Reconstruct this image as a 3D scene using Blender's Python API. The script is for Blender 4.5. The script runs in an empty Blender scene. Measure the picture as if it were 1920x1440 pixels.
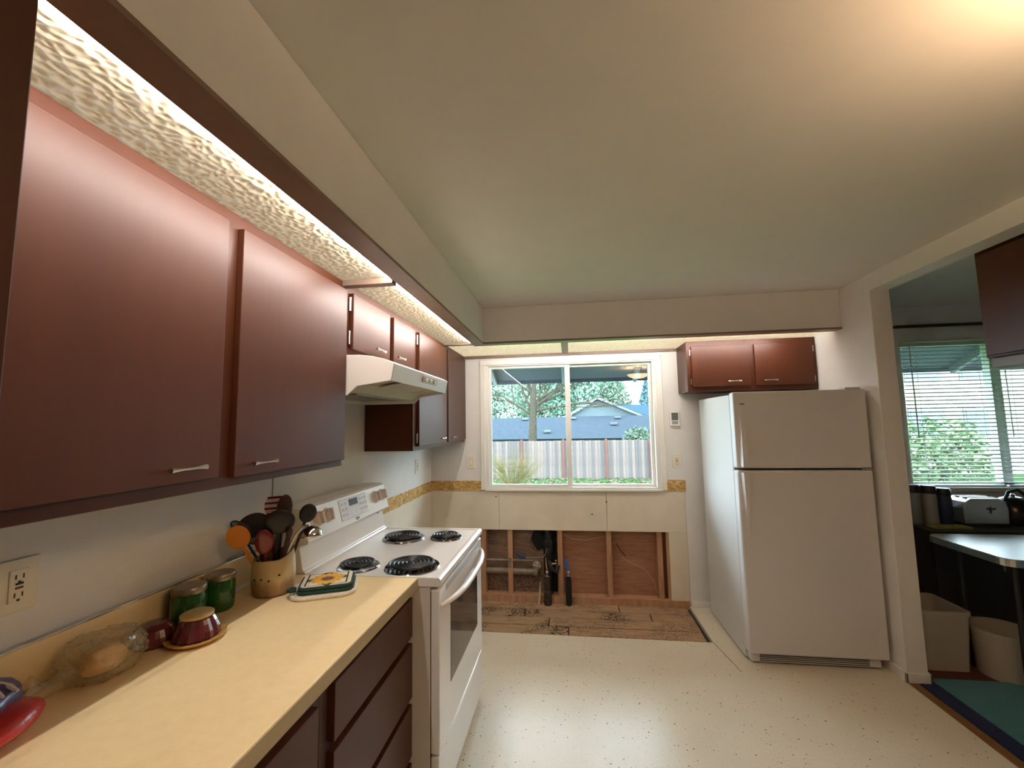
import bpy, bmesh, math, random
from mathutils import Vector, Matrix
rnd = random.Random(7)
scene = bpy.context.scene
COL = scene.collection

# ------------------------------------------------------------------ camera
cam_d = bpy.data.cameras.new('camera'); cam_d.lens = 15.0; cam_d.sensor_width = 36.0; cam_d.clip_start = 0.02; cam_d.clip_end = 300
cam = bpy.data.objects.new('camera', cam_d); COL.objects.link(cam)
_f = Vector((-0.13125537, 0.98691652, 0.09363653)); _r = Vector((0.99091516, 0.13340417, -0.01704297)); _u = Vector((0.02931149, -0.09054888, 0.99546057))
m = Matrix((( _r.x, _u.x, -_f.x), (_r.y, _u.y, -_f.y), (_r.z, _u.z, -_f.z))).to_4x4(); m.translation = (1.26236, -3.81302, 1.51276)
cam.matrix_world = m
scene.camera = cam
# ------------------------------------------------------------------ world, exposure
world = bpy.data.worlds.new('overcast_sky'); scene.world = world; world.use_nodes = True
bg = world.node_tree.nodes['Background']; bg.inputs[0].default_value = (0.72, 0.87, 1.0, 1); bg.inputs[1].default_value = 8.0
vs = scene.view_settings; vs.view_transform = 'Standard'; vs.look = 'None'; vs.gamma = 1.0; vs.use_curve_mapping = False; vs.exposure = 1.6
cy = scene.cycles
cy.max_bounces = 8; cy.diffuse_bounces = 6; cy.glossy_bounces = 3; cy.transmission_bounces = 5; cy.transparent_max_bounces = 12; cy.caustics_reflective = False; cy.caustics_refractive = False
TUBE_L = 58.0      # fluorescent tubes behind the valance
PANEL_L = .10      # luminous diffuser panels
LAMP_W = 27.0      # bulb inside the ceiling bowl lamp
BOWL_L = 5.0

# ------------------------------------------------------------------ materials
def srgb(r, g, b):
    f = lambda c: ((c/255)/12.92 if c/255 <= .04045 else (((c/255)+.055)/1.055)**2.4)
    return (f(r), f(g), f(b), 1)
def newmat(name):
    mt = bpy.data.materials.new(name); mt.use_nodes = True
    return mt, mt.node_tree, mt.node_tree.nodes['Principled BSDF']
def node(nt, t, **kw):
    n = nt.nodes.new(t)
    for k, v in kw.items():
        if k in n.inputs.keys(): n.inputs[k].default_value = v
        else: setattr(n, k, v)
    return n
def coords(nt, scale=(1, 1, 1)):
    tc = node(nt, 'ShaderNodeTexCoord'); mp = node(nt, 'ShaderNodeMapping'); mp.inputs['Scale'].default_value = scale
    nt.links.new(tc.outputs['Object'], mp.inputs['Vector']); return mp.outputs['Vector']
def mixcol(nt, fac, a, b):
    mx = node(nt, 'ShaderNodeMix', data_type='RGBA')
    if isinstance(fac, float): mx.inputs[0].default_value = fac
    else: nt.links.new(fac, mx.inputs[0])
    for i, c in ((6, a), (7, b)):
        if isinstance(c, tuple): mx.inputs[i].default_value = c
        else: nt.links.new(c, mx.inputs[i])
    return mx.outputs[2]
def ramp(nt, fac, stops):
    r = node(nt, 'ShaderNodeValToRGB'); el = r.color_ramp.elements
    while len(el) < len(stops): el.new(.5)
    for e, (p, c) in zip(el, stops): e.position = p; e.color = c if len(c) == 4 else (*c, 1)
    nt.links.new(fac, r.inputs[0]); return r.outputs[0]
MC = {}
def M(name, col, rough=.5, metal=0., var=.08, scale=6., stretch=(1, 1, 1), bump=0., bscale=80., spec=.5, coat=0., sheen=0., trans=0.):
    """plain surface: a base colour with a little noise of tone, optional fine relief"""
    if name in MC: return MC[name]
    mt, nt, p = newmat(name)
    v = coords(nt, stretch)
    if var:
        nz = node(nt, 'ShaderNodeTexNoise', Scale=scale, Detail=5.0, Roughness=.6); nt.links.new(v, nz.inputs['Vector'])
        lo = tuple(c*(1-var) for c in col[:3])+(1,); hi = tuple(min(1, c*(1+var)) for c in col[:3])+(1,)
        nt.links.new(ramp(nt, nz.outputs['Fac'], [(.3, lo), (.7, hi)]), p.inputs['Base Color'])
    else: p.inputs['Base Color'].default_value = col
    p.inputs['Roughness'].default_value = rough; p.inputs['Metallic'].default_value = metal
    p.inputs['Specular IOR Level'].default_value = spec; p.inputs['Coat Weight'].default_value = coat
    p.inputs['Sheen Weight'].default_value = sheen; p.inputs['Transmission Weight'].default_value = trans
    if bump:
        n2 = node(nt, 'ShaderNodeTexNoise', Scale=bscale, Detail=3.0); nt.links.new(v, n2.inputs['Vector'])
        b = node(nt, 'ShaderNodeBump', Strength=bump, Distance=.01); nt.links.new(n2.outputs['Fac'], b.inputs['Height']); nt.links.new(b.outputs[0], p.inputs['Normal'])
    MC[name] = mt; return mt
def emit(name, col, s):
    mt, nt, p = newmat(name); p.inputs['Base Color'].default_value = (.8, .8, .8, 1); p.inputs['Emission Color'].default_value = col; p.inputs['Emission Strength'].default_value = s
    return mt

paint = M('wall_paint', srgb(222, 218, 214), .6, var=.03, bump=.06, bscale=120)
ceil_m = M('ceiling_paint', srgb(220, 214, 205), .75, var=.02, bump=.015, bscale=200)
trim_white = M('white_trim_paint', srgb(228, 224, 216), .4, var=.03)
vinyl_white = M('white_vinyl', srgb(226, 224, 218), .35, var=.02)
cab_m = M('brown_cabinet_paint', srgb(74, 36, 18), .42, var=.10, scale=9, stretch=(1, 1, .25), bump=.02, bscale=40, spec=.32)
cab_dark = M('cabinet_inner_board', srgb(70, 45, 38), .5, var=.1, scale=9, stretch=(1, 1, .3))  # brown board of the base cabinet bodies and toe kicks
strip_m = M('dark_wood_strip', srgb(124, 102, 88), .45, var=.12, scale=14, stretch=(.4, .4, 1))
chrome = M('chrome', (.72, .70, .67, 1), .16, 1., var=.02)
brass = M('aged_brass', srgb(176, 148, 96), .35, 1., var=.1, scale=30)
steel = M('brushed_steel', (.55, .54, .52, 1), .3, 1., var=.06, scale=40)
enamel = M('white_enamel', srgb(232, 228, 224), .22, var=.015, spec=.6)
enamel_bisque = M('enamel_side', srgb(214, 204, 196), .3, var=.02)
black_enamel = M('black_coil', (.012, .012, .013, 1), .38, var=.2, scale=30)
drip_m = M('drip_bowl_chrome', (.30, .30, .31, 1), .12, 1., var=.1, scale=50)
laminate = M('yellow_laminate', srgb(236, 211, 163), .38, var=.035, scale=40, spec=.45)
lam_edge = M('laminate_edge', srgb(172, 152, 114), .4, var=.04, scale=30)
alu = M('aluminium_strip', (.66, .65, .62, 1), .25, 1., var=.04)
plate_m = M('ivory_plate', srgb(222, 212, 192), .4, var=.02)
dark_slot = M('dark_slot', srgb(44, 38, 34), .6, var=.1)
drywall = M('bare_drywall_paper', srgb(216, 204, 184), .85, var=.06, scale=5)
stud_m = M('stud_lumber', srgb(176, 132, 98), .8, var=.22, scale=10, stretch=(3, 3, .4), bump=.15, bscale=60)
abs_m = M('black_abs_pipe', srgb(30, 30, 32), .4, var=.2, scale=20)
foam_m = M('black_foam', srgb(24, 22, 22), .9, var=.2, scale=30, bump=.3)
galv = M('galvanised_pipe', srgb(132, 118, 100), .55, .3, var=.25, scale=25)
fridge_m = M('fridge_white', srgb(210, 206, 206), .42, var=.012, bump=.05, bscale=500)
fridge_side = M('fridge_side_white', srgb(206, 205, 203), .45, spec=.25, var=.012, bump=.05, bscale=500)

def glass_mat():
    mt, nt, p = newmat('window_glass'); nt.nodes.remove(p)
    lw = node(nt, 'ShaderNodeLayerWeight', Blend=.5); pw = node(nt, 'ShaderNodeMath', operation='POWER'); nt.links.new(lw.outputs['Facing'], pw.inputs[0]); pw.inputs[1].default_value = 5.
    fr = node(nt, 'ShaderNodeMath', operation='MULTIPLY_ADD'); nt.links.new(pw.outputs[0], fr.inputs[0]); fr.inputs[1].default_value = .96; fr.inputs[2].default_value = .04   # Schlick reflectance, same from both sides
    tr = node(nt, 'ShaderNodeBsdfTransparent'); tr.inputs[0].default_value = (.95, .98, .97, 1)
    gl = node(nt, 'ShaderNodeBsdfGlossy', Roughness=.0); mx = node(nt, 'ShaderNodeMixShader')
    nt.links.new(fr.outputs[0], mx.inputs[0]); nt.links.new(tr.outputs[0], mx.inputs[1]); nt.links.new(gl.outputs[0], mx.inputs[2])
    nt.links.new(mx.outputs[0], nt.nodes['Material Output'].inputs[0]); return mt
glass = glass_mat()
def diffuser_mat(strength, name):
    mt, nt, p = newmat(name)
    v = coords(nt, (1, 1, 1))
    nz = node(nt, 'ShaderNodeTexNoise', Scale=9., Detail=2.); nt.links.new(v, nz.inputs['Vector'])
    vm = node(nt, 'ShaderNodeVectorMath', operation='MULTIPLY_ADD'); nt.links.new(nz.outputs['Color'], vm.inputs[0]); vm.inputs[1].default_value = (.05, .05, .05); nt.links.new(v, vm.inputs[2])
    vo = node(nt, 'ShaderNodeTexVoronoi', Scale=52., feature='SMOOTH_F1'); vo.inputs['Smoothness'].default_value = .45; nt.links.new(vm.outputs[0], vo.inputs['Vector'])
    c = ramp(nt, vo.outputs['Distance'], [(.1, srgb(216, 186, 138)), (.42, srgb(236, 214, 172)), (.62, srgb(255, 240, 208))])
    nt.links.new(c, p.inputs['Emission Color']); p.inputs['Emission Strength'].default_value = strength
    p.inputs['Base Color'].default_value = srgb(150, 138, 116); p.inputs['Roughness'].default_value = .5
    b = node(nt, 'ShaderNodeBump', Strength=.6, Distance=.01); nt.links.new(vo.outputs['Distance'], b.inputs['Height']); nt.links.new(b.outputs[0], p.inputs['Normal'])
    return mt
diffuser = diffuser_mat(PANEL_L, 'crinkled_luminous_diffuser')
diffuser_w = diffuser_mat(PANEL_L*2.3, 'crinkled_luminous_diffuser_window')
tube_m = emit('fluorescent_tube', (1., .965, .93, 1), TUBE_L)
def floor_mat():
    mt, nt, p = newmat('speckled_cream_vinyl')
    v = coords(nt)
    big = node(nt, 'ShaderNodeTexNoise', Scale=2.2, Detail=4.); nt.links.new(v, big.inputs['Vector'])
    base = ramp(nt, big.outputs['Fac'], [(.3, srgb(212, 202, 182)), (.7, srgb(220, 210, 192))])
    fine = node(nt, 'ShaderNodeTexNoise', Scale=160., Detail=3.); nt.links.new(v, fine.inputs['Vector'])
    base = mixcol(nt, ramp(nt, fine.outputs['Fac'], [(.52, (0, 0, 0)), (.75, (.35, .35, .35))]), base, srgb(194, 178, 148))
    for sc, thr, colr in ((34., .10, srgb(92, 78, 62)), (70., .12, srgb(120, 100, 78)), (21., .075, srgb(70, 58, 50))):
        vo = node(nt, 'ShaderNodeTexVoronoi', Scale=sc); nt.links.new(v, vo.inputs['Vector'])
        sep = node(nt, 'ShaderNodeSeparateColor'); nt.links.new(vo.outputs['Color'], sep.inputs[0])
        m1 = node(nt, 'ShaderNodeMath', operation='LESS_THAN'); nt.links.new(vo.outputs['Distance'], m1.inputs[0]); m1.inputs[1].default_value = thr
        m2 = node(nt, 'ShaderNodeMath', operation='LESS_THAN'); nt.links.new(sep.outputs[0], m2.inputs[0]); m2.inputs[1].default_value = .62
        m3 = node(nt, 'ShaderNodeMath', operation='MULTIPLY'); nt.links.new(m1.outputs[0], m3.inputs[0]); nt.links.new(m2.outputs[0], m3.inputs[1])
        base = mixcol(nt, m3.outputs[0], base, colr)
    nt.links.new(base, p.inputs['Base Color'])
    rr = node(nt, 'ShaderNodeTexNoise', Scale=24., Detail=4.); nt.links.new(v, rr.inputs['Vector'])
    nt.links.new(ramp(nt, rr.outputs['Fac'], [(.3, (.21, .21, .21)), (.75, (.27, .27, .27))]), p.inputs['Roughness'])
    p.inputs['Specular IOR Level'].default_value = .22
    b = node(nt, 'ShaderNodeBump', Strength=.12, Distance=.004); nt.links.new(fine.outputs['Fac'], b.inputs['Height']); nt.links.new(b.outputs[0], p.inputs['Normal'])
    return mt
vinyl = floor_mat()
def plank_mat(name, c0, c1, stain):
    mt, nt, p = newmat(name)
    v = coords(nt, (1.2, 9, 9)); v2 = coords(nt, (1, 1, 1))
    g = node(nt, 'ShaderNodeTexNoise', Scale=7., Detail=6., Roughness=.7); nt.links.new(v, g.inputs['Vector'])
    base = ramp(nt, g.outputs['Fac'], [(.25, c0), (.72, c1)])
    if stain:
        ms = node(nt, 'ShaderNodeTexNoise', Scale=3.4, Detail=3.); nt.links.new(v2, ms.inputs['Vector'])
        sw = node(nt, 'ShaderNodeTexNoise', Scale=30., Detail=2., Distortion=2.2); nt.links.new(v2, sw.inputs['Vector'])
        a = ramp(nt, ms.outputs['Fac'], [(.46, (0, 0, 0)), (.56, (1, 1, 1))]); b_ = ramp(nt, sw.outputs['Fac'], [(.49, (0, 0, 0)), (.54, (1, 1, 1))])
        mu = node(nt, 'ShaderNodeMix', data_type='RGBA', blend_type='MULTIPLY'); mu.inputs[0].default_value = 1.; nt.links.new(a, mu.inputs[6]); nt.links.new(b_, mu.inputs[7])
        mm = node(nt, 'ShaderNodeMath', operation='MULTIPLY'); nt.links.new(mu.outputs[2], mm.inputs[0]); mm.inputs[1].default_value = stain
        base = mixcol(nt, mm.outputs[0], base, srgb(40, 27, 18))
        v3 = coords(nt, (1.1, 11, 1)); st = node(nt, 'ShaderNodeTexNoise', Scale=2.6, Detail=4., Roughness=.65); nt.links.new(v3, st.inputs['Vector'])
        base = mixcol(nt, ramp(nt, st.outputs['Fac'], [(.60, (0, 0, 0)), (.70, (.9, .9, .9))]), base, srgb(48, 32, 22))
    nt.links.new(base, p.inputs['Base Color']); p.inputs['Roughness'].default_value = .75
    return mt
plank_m = plank_mat('stained_subfloor_plank', srgb(136, 104, 76), srgb(190, 156, 120), .45)
plank_m2 = plank_mat('adhesive_streaked_plank', srgb(130, 102, 76), srgb(180, 150, 116), 1.)
sheath_m = plank_mat('brown_sheathing_board', srgb(134, 90, 66), srgb(172, 124, 94), 0)
sheath_m2 = plank_mat('dark_stained_sheathing', srgb(96, 74, 62), srgb(150, 118, 94), .6)
darkwood = plank_mat('dark_red_floorboard', srgb(66, 34, 26), srgb(96, 52, 38), 0)
def glue_mat():
    mt, nt, p = newmat('amber_glue_residue'); v = coords(nt, (1, 1, 1.6))
    n = node(nt, 'ShaderNodeTexNoise', Scale=28., Detail=5., Distortion=1.); nt.links.new(v, n.inputs['Vector'])
    nt.links.new(ramp(nt, n.outputs['Fac'], [(.3, srgb(158, 118, 62)), (.52, srgb(196, 154, 86)), (.72, srgb(220, 192, 134))]), p.inputs['Base Color'])
    p.inputs['Roughness'].default_value = .7
    b = node(nt, 'ShaderNodeBump', Strength=.5, Distance=.01); nt.links.new(n.outputs['Fac'], b.inputs['Height']); nt.links.new(b.outputs[0], p.inputs['Normal'])
    return mt
glue = glue_mat()

# ------------------------------------------------------------------ mesh helpers
class B:
    def __init__(s): s.v = []; s.f = []
    def add(s, vs_, fs):
        o = len(s.v); s.v += [tuple(v) for v in vs_]; s.f += [tuple(i+o for i in f) for f in fs]; return s
    def box(s, x0, x1, y0, y1, z0, z1):
        return s.add([(x0, y0, z0), (x1, y0, z0), (x1, y1, z0), (x0, y1, z0), (x0, y0, z1), (x1, y0, z1), (x1, y1, z1), (x0, y1, z1)],
                     [(3, 2, 1, 0), (4, 5, 6, 7), (0, 1, 5, 4), (1, 2, 6, 5), (2, 3, 7, 6), (3, 0, 4, 7)])
    def prism(s, poly, axis, a0, a1):
        """poly: list of 2D points; axis 'y': (x,z), axis 'z': (x,y), axis 'x': (y,z)"""
        n = len(poly)
        def P(p, a): return {'y': (p[0], a, p[1]), 'z': (p[0], p[1], a), 'x': (a, p[0], p[1])}[axis]
        return s.add([P(p, a0) for p in poly]+[P(p, a1) for p in poly], [tuple(range(n))[::-1], tuple(range(n, 2*n))]+[(i, (i+1) % n, n+(i+1) % n, n+i) for i in range(n)])
    def tube(s, pts, r, n=8, caps=True):
        pts = [Vector(p) for p in pts]; k = len(pts); rs = r if isinstance(r, (list, tuple)) else [r]*k
        vs_, fs = [], []; ref = None
        for i, p in enumerate(pts):
            t = ((pts[min(i+1, k-1)]-pts[max(i-1, 0)])).normalized()
            if ref is None: ref = Vector((0, 0, 1)) if abs(t.z) < .9 else Vector((1, 0, 0))
            a = t.cross(ref)
            if a.length < 1e-4: a = t.cross(Vector((0, 1, 0)))
            a.normalize(); b = a.cross(t).normalized(); ref = b
            for j in range(n):
                q = 2*math.pi*j/n; vs_.append(p+a*math.cos(q)*rs[i]+b*math.sin(q)*rs[i])
        for i in range(k-1):
            for j in range(n): fs.append((i*n+j, i*n+(j+1) % n, (i+1)*n+(j+1) % n, (i+1)*n+j))
        if caps: fs += [tuple(range(n))[::-1], tuple(range((k-1)*n, k*n))]
        return s.add(vs_, fs)
    def lathe(s, prof, c, n=24, axis=(0, 0, 1)):
        """prof: (radius, height) pairs from bottom to top round axis through c"""
        ax = Vector(axis).normalized(); a = ax.cross(Vector((1, 0, 0)) if abs(ax.x) < .9 else Vector((0, 1, 0))).normalized(); b = ax.cross(a); c = Vector(c)
        vs_, fs = [], []; k = len(prof)
        for (r, h) in prof:
            for j in range(n):
                q = 2*math.pi*j/n; vs_.append(c+ax*h+(a*math.cos(q)+b*math.sin(q))*max(r, 1e-4))
        for i in range(k-1):
            for j in range(n): fs.append((i*n+j, i*n+(j+1) % n, (i+1)*n+(j+1) % n, (i+1)*n+j))
        fs += [tuple(range(n))[::-1], tuple(range((k-1)*n, k*n))]
        return s.add(vs_, fs)
    def ell(s, c, rad, nu=16, nv=10, fn=None, rot=None):
        vs_, fs = [], []; c = Vector(c)
        for i in range(nv+1):
            t = math.pi*i/nv
            for j in range(nu):
                q = 2*math.pi*j/nu; d = Vector((math.sin(t)*math.cos(q), math.sin(t)*math.sin(q), math.cos(t)))
                k = fn(d) if fn else 1.; p = Vector((d.x*rad[0]*k, d.y*rad[1]*k, d.z*rad[2]*k))
                if rot: p = rot @ p
                vs_.append(c+p)
        for i in range(nv):
            for j in range(nu): fs.append(((i+1)*nu+j, (i+1)*nu+(j+1) % nu, i*nu+(j+1) % nu, i*nu+j))
        return s.add(vs_, fs)
    def floor(s, z):
        s.v = [(v[0], v[1], max(v[2], z)) for v in s.v]; return s
    def xf(s, mat, start=0):
        s.v[start:] = [tuple(mat @ Vector(v)) for v in s.v[start:]]; return s
    def build(s, name, mat, parent=None, smooth=False, bevel=0., seg=2):
        o_ = Vector((0, 0, 0))
        if parent is None:
            xs = [v[0] for v in s.v]; ys = [v[1] for v in s.v]; zs = [v[2] for v in s.v]; o_ = Vector(((min(xs)+max(xs))/2, (min(ys)+max(ys))/2, min(zs)))
        else: o_ = wloc(parent)
        me = bpy.data.meshes.new(name); me.from_pydata([(v[0]-o_.x, v[1]-o_.y, v[2]-o_.z) for v in s.v], [], s.f)
        bm = bmesh.new(); bm.from_mesh(me); bmesh.ops.remove_doubles(bm, verts=bm.verts, dist=1e-6) if smooth else None
        bmesh.ops.recalc_face_normals(bm, faces=bm.faces); bm.to_mesh(me); bm.free()
        me.materials.append(mat)
        if smooth:
            me.polygons.foreach_set('use_smooth', [True]*len(me.polygons))
            try: me.set_sharp_from_angle(angle=math.radians(40))
            except Exception: pass
        o = bpy.data.objects.new(name, me); COL.objects.link(o)
        if parent is None: o.location = o_
        else: o.parent = parent
        if bevel:
            bv = o.modifiers.new('bevel', 'BEVEL'); bv.width = bevel; bv.segments = seg; bv.limit_method = 'ANGLE'; bv.angle_limit = math.radians(40); bv.harden_normals = False
        return o
def wloc(o):
    p = Vector((0, 0, 0))
    while o: p += o.location; o = o.parent
    return p
def tag(o, label=None, cat=None, group=None, kind=None):
    if label: o['label'] = label
    if cat: o['category'] = cat
    if group: o['group'] = group
    if kind: o['kind'] = kind
    return o
def thing(name, label, cat, loc, group=None):
    o = bpy.data.objects.new(name, None); o.empty_display_size = .05; COL.objects.link(o); o.location = loc
    return tag(o, label, cat, group)
def struct(o, label=None): return tag(o, label, None, None, 'structure')
def share(src, loc, parent=None, rz=None):
    c = src.copy(); COL.objects.link(c); c.parent = parent if parent is not None else src.parent
    c.location = loc
    if rz is not None: c.rotation_euler = (0, 0, rz)
    return c
def bx(*a): return B().box(*a)
def holed_wall(b, x0, x1, z0, z1, y0, y1, holes):
    xs = sorted({x0, x1, *[h[0] for h in holes], *[h[1] for h in holes]}); zs = sorted({z0, z1, *[h[2] for h in holes], *[h[3] for h in holes]})
    for i in range(len(xs)-1):
        for j in range(len(zs)-1):
            cx, cz = (xs[i]+xs[i+1])/2, (zs[j]+zs[j+1])/2
            if not any(h[0] < cx < h[1] and h[2] < cz < h[3] for h in holes): b.box(xs[i], xs[i+1], y0, y1, zs[j], zs[j+1])
    return b

# ================================================================== ROOM SHELL
ZC = 2.41; W = 3.14; W2 = 3.252; YP = -.94; ZH = 2.305
struct(bx(-.14, 0, -6, .14, -.05, 2.55).build('wall_left', paint), 'white painted wall behind the range and counter')
WIN = (.50, 2.02, .94, 2.055); DWIN = (3.93, 5.35, .965, 2.12); CAV = (0.0, 2.205, -.05, .92)
b = B(); holed_wall(b, 0, 7, -.05, 2.55, 0, .10, [WIN, DWIN, CAV]); wb = b.build('wall_back', paint); struct(wb, 'white painted wall with the sliding window and opened cavity')
b = B(); holed_wall(b, 0, 7, -.3, 2.55, .10, .14, [WIN, DWIN]); b.build('outer_siding', M('siding', srgb(120, 128, 128), .8), wb)
struct(bx(W, W2, YP, 0, 0, ZC).build('wall_right', paint, bevel=.004), 'short white partition wall beside the refrigerator')
struct(bx(W, W2, -6, YP, ZH, ZC).build('wall_header', paint), 'shallow white header over the dining opening')
struct(bx(-.14, 7, -6.1, -6, -.05, 2.55).build('wall_rear', paint), 'plain wall behind the viewer')
struct(bx(7, 7.1, -6, .14, -.05, 2.55).build('wall_dining', paint), 'far dining room wall')
struct(bx(-.14, 7.1, -6.1, .14, ZC, 2.55).build('ceiling', ceil_m), 'plain cream painted ceiling')
# bare drywall boards round the cavity
XO = 2.057; ZO = .589
for (x0, x1, z0, z1) in ((0.001, .620, ZO, .919), (.6225, 1.553, ZO, .919), (1.5555, 2.2035, ZO, .919), (XO, 2.2035, 0.012, ZO-.0005)):
    bx(x0, x1, .0015, .014, z0, z1).build('drywall_board', drywall, wb, bevel=.0008, seg=1)
for (x0, x1, z0, z1) in ((.0, .497, .926, 1.012), (2.036, 2.214, .926, 1.020)):
    g = B(); n = 26
    top = [(x0+(x1-x0)*i/n, z1+rnd.uniform(-.003, .003)) for i in range(n+1)]; bot = [(x0+(x1-x0)*i/n, z0+rnd.uniform(-.003, .003)) for i in range(n+1)]
    g.prism(bot+top[::-1], 'y', -.0025, .001); o = g.build('glue_band', glue, wb)
g = B(); n = 34; top = [(-1.29+1.285*i/n, 1.012+rnd.uniform(-.003, .003)) for i in range(n+1)]; bot = [(-1.29+1.285*i/n, .922+rnd.uniform(-.003, .003)) for i in range(n+1)]
g.prism(bot+top[::-1], 'x', -.001, .0025); wl = bpy.data.objects['wall_left']; g.build('glue_band', glue, wl)
bx(-.001, .0018, -1.295, -.003, .55, .920).build('bare_lower_wall', drywall, wl)
bx(-.001, .004, -2.116, -1.305, .80, 1.83).build('range_splash_panel', M('splash_panel_paint', srgb(208, 200, 188), .45, var=.03), wl)
for (x, z) in ((.595, .873), (1.555, .835), (1.43, .73)):
    bx(x-.006, x+.006, -.0006, .002, z-.005, z+.005).build('nail_hole', dark_slot, wb)
# cavity framing
plate = bx(0, 2.20, .001, .099, -.030, .040).build('bottom_plate', stud_m, wb)
for x in (.30, .455, .692, 1.128, 1.545, 1.962, 2.036):
    bx(x, x+.040, .016, .0985, .040, .92).build('stud', stud_m, wb)
sx = [0, .474, .711, 1.148, 1.565, 2.0, 2.2]
for i in range(6):
    bx(sx[i]+.001, sx[i+1]-.001, .092, .0992, .04, .92).build('sheathing_board', sheath_m2 if i < 3 else sheath_m, wb)
# black tar-paper patch with ragged outline behind the drain
g = B(); pts = [(.985+(.055+.018*math.sin(3*q*.7+1))*math.cos(q)*1.3, .50+(.11+.02*math.sin(5*q))*math.sin(q)) for q in [2*math.pi*i/22 for i in range(22)]]
g.prism(pts, 'y', .0895, .0925); g.build('tar_patch', foam_m, wb)
bx(1.0, 1.118, .089, .0925, .05, .60).build('tar_felt', foam_m, wb)

# floor
fl = B(); fl.box(0, 3.15, -6, -.585, -.03, 0); fl.box(2.193, 3.15, -.585, 0, -.03, 0)
fl_o = struct(fl.build('floor', vinyl), 'cream speckled vinyl kitchen floor')
struct(bx(3.15, 7, -6, 0, -.03, -.002).build('floor_dining', darkwood), 'dark red-brown dining room floorboards')
struct(bx(-.14, 7.1, -6.1, .14, -.12, -.032).build('floor_slab', dark_slot), 'ground under the floors')
sub = bpy.data.objects.new('subfloor', None); COL.objects.link(sub); sub.location = (1.1, -.29, -.03); struct(sub, 'stained bare subfloor planks under the window')
rows = [(-.006, -.132, (0.004, 1.62, 2.17)), (-.143, -.271, (.004, .86, 1.85, 2.172)), (-.283, -.415, (.004, 1.06, 2.168)), (-.427, -.556, (.004, 1.210, 2.165)), (-.565, -.583, (1.225, 2.18))]
for i, (y0, y1, xs) in enumerate(rows):
    for j in range(len(xs)-1):
        dz = rnd.uniform(-.003, .001)
        bx(xs[j]+.004, xs[j+1]-.004, y1, y0, -.030, -.010+dz).build('plank', plank_m2 if (i in (2, 3) and j == 0) or (i == 1 and j < 2) else plank_m, sub, bevel=.0015, seg=1)
bx(.004, 1.205, -.583, -.563, -.030, -.012).build('plank', plank_m2, sub)
# vinyl seam strip beside the fridge
g = B(); g.prism([(2.193, -.585), (2.197, -.585), (2.247, -.93), (2.244, -.93)], 'z', -.0005, .0006); g.build('seam_line', dark_slot, fl_o)
# threshold strip to the dining room
struct(bx(3.135, 3.185, -6, -.955, -.002, .005).build('trim_threshold', M('threshold_wood', srgb(122, 84, 46), .5, var=.2, stretch=(4, .6, 1)), bevel=.002), 'brown wooden threshold strip at the dining opening')
# baseboards
struct(bx(2.215, 3.138, -.012, -.0005, 0, .038).build('baseboard_back', trim_white, bevel=.002), 'low cream baseboard behind the refrigerator')
g = B(); g.box(W-.012, W+.0005, YP-.012, -.02, 0, .055); g.box(W-.012, W2+.012, YP-.012, YP+.0005, 0, .055); g.box(W2-.0005, W2+.012, YP-.012, -.02, 0, .055)
struct(g.build('baseboard_right', trim_white, bevel=.003), 'low cream baseboard round the partition end')

# soffit with luminous valance
ZS = 2.1275; XS = .622; XI = .537; YS = -.645; YI = -.560
g = B(); g.box(XS-.02, XS, -6, YS+.02, ZS+.004, ZC); g.box(XS-.02, W, YS, YS+.02, ZS+.004, ZC)
struct(g.build('ceiling_soffit', paint, bevel=.005), 'boxed soffit running above the cabinets and window')
struct(B().box(XI, XS+.002, -4.2, YS-.002, ZS, ZS+.0022).box(XI+.012, XS+.002, -4.2, YS-.002, ZS+.0022, ZS+.0124).build('trim_1', strip_m), 'dark wood strip edging the left light valance')
struct(B().box(XI, W, YS-.002, YI, ZS, ZS+.0022).box(XI, W, YS-.002, YI-.012, ZS+.0022, ZS+.0124).build('trim_2', strip_m), 'dark wood strip edging the light valance over the window')
struct(bx(.313, XI, -2.142, -2.098, ZS-.012, ZS+.0125).build('trim_3', strip_m, bevel=.002), 'dark crossbar between the two left light panels')
struct(bx(.313, XI, YS-.002, YI-.045, ZS, ZS+.0125).build('trim_4', strip_m, bevel=.002), 'dark corner crossbar of the light valance')
struct(bx(1.213, 1.268, YI, -.022, ZS, ZS+.0125).build('trim_5', strip_m, bevel=.002), 'dark crossbar dividing the light panels over the window')
struct(bx(.313, 2.19, -.022, 0, ZS-.012, ZS+.0125).build('trim_6', strip_m, bevel=.002), 'dark wall strip under the light panels over the window')
def light_panel(label, x0, x1, y0, y1, tube, dm=diffuser):
    t = thing('light_panel', label, 'light panel', ((x0+x1)/2, (y0+y1)/2, ZS+.0125), 'luminous valance panels')
    bx(x0, x1, y0, y1, ZS+.0125, ZS+.0165).build('diffuser', dm, t)
    a, c = tube
    B().tube([a, c], .0058, 8).build('tube', tube_m, t, smooth=True)
zt = ZS+.0062
light_panel('long crinkled luminous ceiling panel nearest the viewer, above the large brown cabinet doors', .300, XI+.0125, -4.0, -2.100, ((XI-.0052, -3.38, zt), (XI-.0052, -2.16, zt)))
light_panel('crinkled luminous ceiling panel above the range hood cabinets', .300, XI+.0125, -2.140, -.640, ((XI-.0052, -2.08, zt), (XI-.0052, -.70, zt)))
light_panel('crinkled luminous ceiling panel above the left half of the sliding window', .315, 1.24, YI-.0125, -.001, ((.62, YI-.0008, zt), (1.19, YI-.0008, zt)), diffuser_w)
light_panel('crinkled luminous ceiling panel reaching from mid window to the refrigerator cabinet', 1.2405, W-.002, YI-.0125, -.001, ((1.30, YI-.0008, zt), (2.90, YI-.0008, zt)), diffuser_w)

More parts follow.
